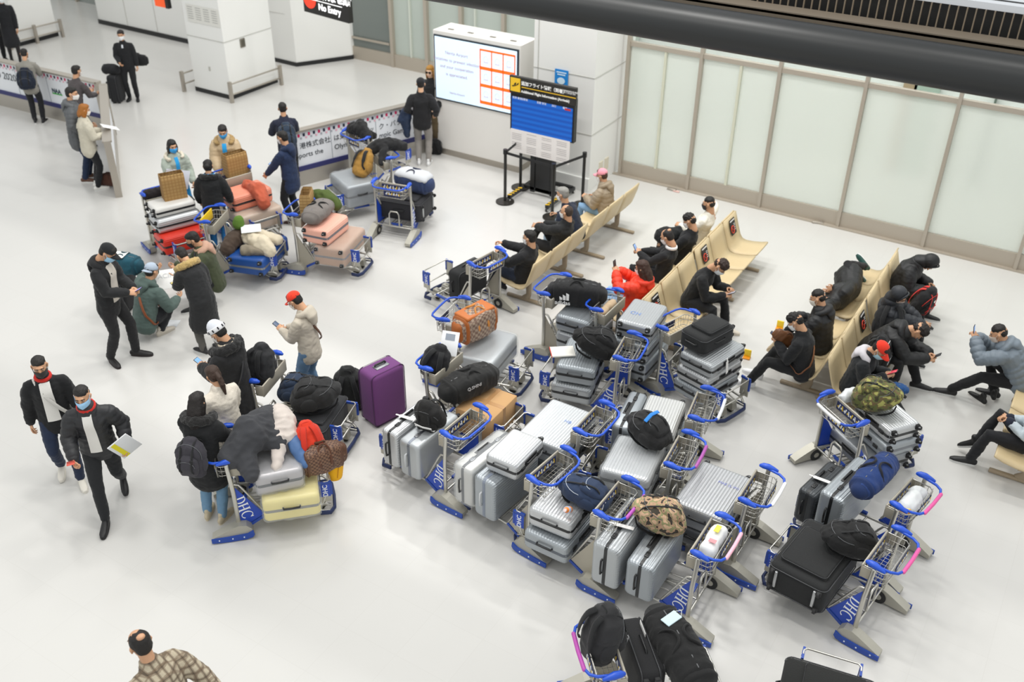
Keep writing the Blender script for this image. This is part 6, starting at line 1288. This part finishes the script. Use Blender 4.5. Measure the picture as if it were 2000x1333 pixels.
_, rM, J = person('man in black sweater and grey trousers with black cap, back turned at the banner', (828, 322), (845, 240), h=1.68, lean=0, hp=4, hl=(-.22, .14, 1.02), hr_=(.26, .12, 1.0), top='#17171a', tl=.08, thick=.008, hair='thin', hcol='#17130f', hat=('cap', '#1b1b1e', 'front'), pants='#8f8a85', shoes='#e6e6e6', skin=1)
lump('navy padded jacket hanging from the arm of the man in grey trousers', rM@TR(-.30, .05, .92), [([(0, 0, .14), (-.03, 0, -.05), (.0, 0, -.32)], [.09, .10, .06]), ([(0, 0, .14), (-.12, .02, -.02)], [.09, .07])], '#1f2f4a', 'puff', seed=44)
person('woman with long fair hair and sunglasses in black beside the lit cabinet', (846, 292), (805, 330), h=1.68, lean=0, hp=4, hl=(-.2, .18, .98), hr_=(.22, .14, .96), top='#1a1a1c', tl=.16, thick=.01, hair='longwave', hcol='#a8792f', pants='#5a4c34', shoes='#1d1d1f', glasses=True, skin=3)
backpack('black bag with pale buckle on the floor behind the banner barrier end', at(851, 285, .17, .4), (.26, .16, .32), '#1a1a1c', seed=45)
# --- row 1
def seat(row, y, **k):
    X = {'A': -6.68, 'B': -4.92, 'C': -4.24, 'D': -2.32, 'E': -1.68, 'F': .40}[row]; f = 90 if row in 'ABDF' else -90
    return dict(xy=(X, y), yaw=f)
person('grey-haired man in navy jacket and pale jeans leaning forward with a white mask', **seat('A', 12.85), h=1.72, **P_(SIT, lean=32, hp=10, hl=(-.22, .40, .56), hr_=(.12, .42, .62), top='#1b2437', tl=.05, shirt=('#c8d2dc', .02, (.8, .96)), hair='short', hcol='#8f8d88', mask='#eeeeee', pants='#9fb3c4', shoes='#3a3330'))
person('man in black bomber jacket with crossed leg and white mask on the leftmost row', **seat('A', 12.25), h=1.70, **P_(SIT, lean=-20, hp=4, hl=(-.02, .40, .72), hr_=(.16, .34, .70), fl=(-.10, .45, 0), fr=(-.16, .52, .30), top='#17181a', tl=.05, thick=.015, hair='thin', hcol='#3a2d26', mask='#f0eeec', pants='#141416', shoes='#1c1c1e', curl=(15, 25)))
person('man in black coat and mask alone on the nearest end of the leftmost row', **seat('A', 11.18), h=1.70, **P_(SIT, lean=-18, hp=6, hl=(-.10, .34, .76), hr_=(.06, .38, .84), top='#17171a', tl=.06, thick=.012, hair='short', mask='#eceae8', pants='#232b3c', shoes='#1b1b1d'))
person('person in pink cap and beige padded jacket on the far end of the leftmost row', **seat('A', 13.9), h=1.62, **P_(SIT, lean=10, hp=12, hl=(-.1, .36, .66), hr_=(.14, .32, .62), top='#9a8b76', topk='puff', puff=.6, tl=.05, thick=.01, hood='#94856f', hair='short', hcol='#4a3224', hat=('cap', '#ee9aa8', 'front'), mask='#f0ecea', pants='#7d9fc0', shoes='#7a6a58'))
# --- row 2, facing left
person('man in white shirt and black mask at the far end of the middle row', **seat('B', 13.73), h=1.70, **P_(SIT, lean=-18, hp=8, hl=(-.08, .30, .64), hr_=(.2, -.12, .84), elb=((-.5, -.7, -.5), (.9, -.2, -.2)), top='#e4e0d4', tl=.05, thick=.006, hair='fade', mask='#26262a', pants='#2c2c30', shoes='#1c1c1e'))
person('young man with tousled hair in black and white mask on the middle row', **seat('B', 13.02), h=1.70, **P_(SIT, lean=-20, hp=22, top='#16171a', tl=.05, thick=.008, hair='curly', mask='#efefef', pants='#15161a', shoes='#7a2020'))
lump('black bag on the lap of the tousled-haired man', TR(-5.15, 13.05, .74), [([(-.1, -.08, .0), (.1, .06, .02)], [.12, .12])], '#141617', 'cloth', 'lap_bag', 'bag', seed=50)
person('man with thinning crown in a black suit and white shirt on the middle row', **seat('B', 12.33), h=1.70, **P_(SIT, lean=-14, hp=30, hl=(-.08, .36, .74), hr_=(.05, .38, .72), top='#17181b', tl=.05, coll='#e6e6e6', hair='bald_spot', hcol='#1a1513', mask='#eeeeee', pants='#15161a', shoes='#6a3226', phone=('l', 'phone of the man with the thinning crown', '#7a94c0')))
person('person with long brown hair in bright orange padded jacket and light jeans', **seat('B', 11.30), h=1.66, **P_(SIT, lean=-22, hp=16, hl=(-.07, .26, .92), hr_=(.07, .26, .90), top='#e8391a', topk='puff', puff=.8, tl=.06, thick=.012, hood='#e0361a', hair='long', hcol='#3c251a', mask='#f0e4e2', pants='#8fb4d6', shoes='#6a3c28', fl=(-.12, .62, 0), fr=(.10, .56, 0), curl=(60, 60), phone=('b', 'phone raised by the person in orange', '#3a2c2c')))
person('man in black with brown curly hair on his phone, white trainers, middle row', **seat('C', 11.85), h=1.74, **P_(SITPH, seg=1.0, ph=.48, lean=28, hp=48, hl=(-.08, .48, .74), hr_=(.08, .48, .70), fl=(-.14, .50, 0), fr=(.20, .42, 0), top='#17181a', tl=.05, thick=.006, hair='curly', hcol='#2e1e17', mask='#e8eef2', pants='#151619', shoes='#d9cfc0', sole='#e0d8ca', phone=('r', 'phone of the man with brown curly hair', '#9a9ca8')))
# --- row 3
rl = TR(-2.36, 12.15, .56)@Matrix.Rotation(math.radians(4), 4, 'Z')@Matrix.Rotation(-H_, 4, 'X')@Matrix.Rotation(math.radians(155), 4, 'Z')
person('person in black padded coat asleep lying along the bench, sneakers towards the window', rootM=TR(-2.38, 14.05, .50, 0)@Matrix.Rotation(H_, 4, 'X')@Matrix.Rotation(math.radians(60), 4, 'Z'), h=1.66, lean=10, hp=20, ph=.80, hl=(-.06, .2, 1.12), hr_=(.06, .2, 1.12), fl=(-.08, -.08, .06), fr=(.10, .02, .0), top='#151618', tl=.34, thick=.012, topk='puff', puff=.3, hoodup=True, hair='short', pants='#131316', shoes='#1f4a44', sole='#e8e8e8')
person('man in black padded jacket with swept hair sitting second from the near end', **seat('D', 11.72), h=1.72, **P_(SITPH, lean=10, hp=20, top='#18191c', topk='puff', puff=.5, tl=.10, thick=.02, hood='#17181b', hair='fade', mask='#e6e0d4', pants='#1a1a1d', shoes='#c8b496', sole='#d8c8ac', fl=(-.14, .46, 0), fr=(-.05, .50, .25)))
person('curly-haired man in black with brown sling bag and white trainers', **seat('D', 11.02), h=1.72, **P_(SITPH, lean=14, hp=36, top='#16171a', tl=.08, thick=.012, hair='curly', hcol='#120e0d', mask='#eeeeee', pants='#141517', shoes='#e9e9ea', sole='#f0f0f0', fl=(-.13, .62, 0), fr=(.13, .60, 0), strap=('#7a4c2c', 1), phone=('l', 'phone of the curly-haired man with the sling bag', '#2f3550')))
duffel('brown leather sling bag on the chest of the curly-haired man', TR(-2.62, 11.03, .78, .5, .0, .6), (.32, .10, .17), '#6e4526', kind='leather', seed=51, name='sling_bag', strap='#5a3820')
person('person in black bent right over asleep at the window end of the right bench', xy=(-1.82, 13.85), yaw=-90, h=1.70, **P_(SIT, lean=26, hp=72, hl=(-.1, .40, .60), hr_=(.12, .40, .58), top='#161719', topk='puff', puff=.3, tl=.06, thick=.03, hood='#151618', hair='short', pants='#131316', shoes='#151517', hoodup=True))
backpack('black backpack with red triangle and trim beside the bent-over sleeper', TR(-1.35, 13.30, .66, -1.9, -.5), (.32, .22, .46), '#1b1b1d', zipc='#d8342a', strap='#c8302a', seed=52)
person('person in dark padded hooded jacket leaning sideways asleep over a black bag', **seat('E', 12.75), h=1.66, **P_(SIT, lean=0, side=26, hp=34, hr=25, hl=(-.12, .36, .60), hr_=(.05, .50, .62), top='#2a2d33', topk='puff', puff=.9, tl=.06, thick=.02, hoodup=True, hair='short', mask='#d9c4b8', pants='#151619', shoes='#16181a', curl=(20, 20)))
backpack('large black travel pack propped between the hooded sleeper and the bending man', TR(-1.62, 12.50, .64, .3, -.6), (.44, .26, .50), '#16171a', seed=53)
person('man in black padded jacket bending far forward over his phone', **seat('E', 11.95), h=1.76, **P_(SITPH, lean=50, hp=62, hl=(-.06, .66, .58), hr_=(.06, .66, .56), fl=(-.10, .62, 0), fr=(.20, .36, 0), top='#17181a', topk='puff', puff=.3, tl=.06, thick=.02, hood='#16171a', hair='curly', hcol='#1a1310', pants='#141518', shoes='#1d1d1f', phone=('b', 'phone of the man bending far forward', '#24262c')))
backpack('black backpack with white zip standing on the seat by the bending man', TR(-1.55, 11.62, .64, -H_, -.15), (.32, .24, .50), '#1d1e20', zipc='#e8e8e8', seed=54)
_, rM, J = person('person in red cap and pale hood with black jacket, sitting at the near end', **seat('E', 11.02), h=1.68, **P_(SITPH, lean=16, hp=42, hy=-15, top='#1c1f22', tl=.05, thick=.02, hood='#cfcbd0', hair='short', hat=('cap', '#e2351f', 'front'), mask='#b8dce8', pants='#131417', shoes='#17181a', fl=(-.1, .72, 0), fr=(.10, .60, 0), skin=0, phone=('r', 'phone of the seated person in the red cap', '#c23a4a')))
duffel('blue and white printed pouch on the lap of the person in the red cap', TR(-1.22, 10.92, .62, .2), (.36, .16, .12), '#1d4a80', seed=55, name='pouch', box=.9)
# --- row 4
person('man in steel grey padded hooded jacket leaning over his phone at the right', xy=(.12, 12.25), yaw=90, h=1.76, **P_(SITPH, lean=44, hp=28, hl=(-.05, .62, .84), hr_=(.07, .60, .82), fl=(-.12, .72, 0), fr=(.14, .24, 0), top='#6f7a84', topk='puff', puff=.9, tl=.08, thick=.02, hood='#727d87', hair='fade', mask='#d8c6b8', pants='#141518', shoes='#1a1a1c', phone=('b', 'phone of the man in the steel grey jacket', '#7c9ccf')))
person('person in pale top and black trousers with hands folded, cut off by the right edge', **seat('F', 10.92), h=1.72, **P_(SIT, lean=-8, hp=5, hl=(-.03, .26, .66), hr_=(.03, .28, .66), fl=(-.16, .52, 0), fr=(.02, .50, .16), top='#bcc6cc', tl=.03, hair='short', mask='#e8e8e8', pants='#15161a', shoes='#111113', curl=(50, 50), sleeve_end='#1a2030'))
for i, (px, py, yw, lab) in enumerate(((1915, 786, 2.5, 'left black slip-on trainer with white sole of the empty pair on the floor'), (1938, 778, 1.9, 'right black slip-on trainer with white sole of the empty pair on the floor'))):
    p = G(px, py); o = root('trainer', TR(p.x, p.y, 0, yw), lab, 'shoe', 'empty pair of trainers'); ob('upper', cm(('shm', '#151516'), lambda: MB().join(shoe_geo()).mesh('shoe', mat('leather', '#151516'))), o); ob('sole', sole_mesh('#e6e4e0'), o)
    ob('inner', MB().ell((-.012, 0, .118), (.036, .034, .02)).mesh('inner', mat('leather', '#a8743c')), o)
# repeats of one kind share a group
_by = {}
for o in bpy.context.scene.objects:
    if o.parent is None and o.get('category') and not o.get('group'): _by.setdefault(o['category'], []).append(o)
for c_, L_ in _by.items():
    if len(L_) > 1:
        for o in L_: o['group'] = {'person': 'people', 'bench': 'beige waiting benches', 'box': 'boxes', 'clothes': 'clothes', 'cloth': 'cloths'}.get(c_, c_+'s')+' in the arrivals hall'
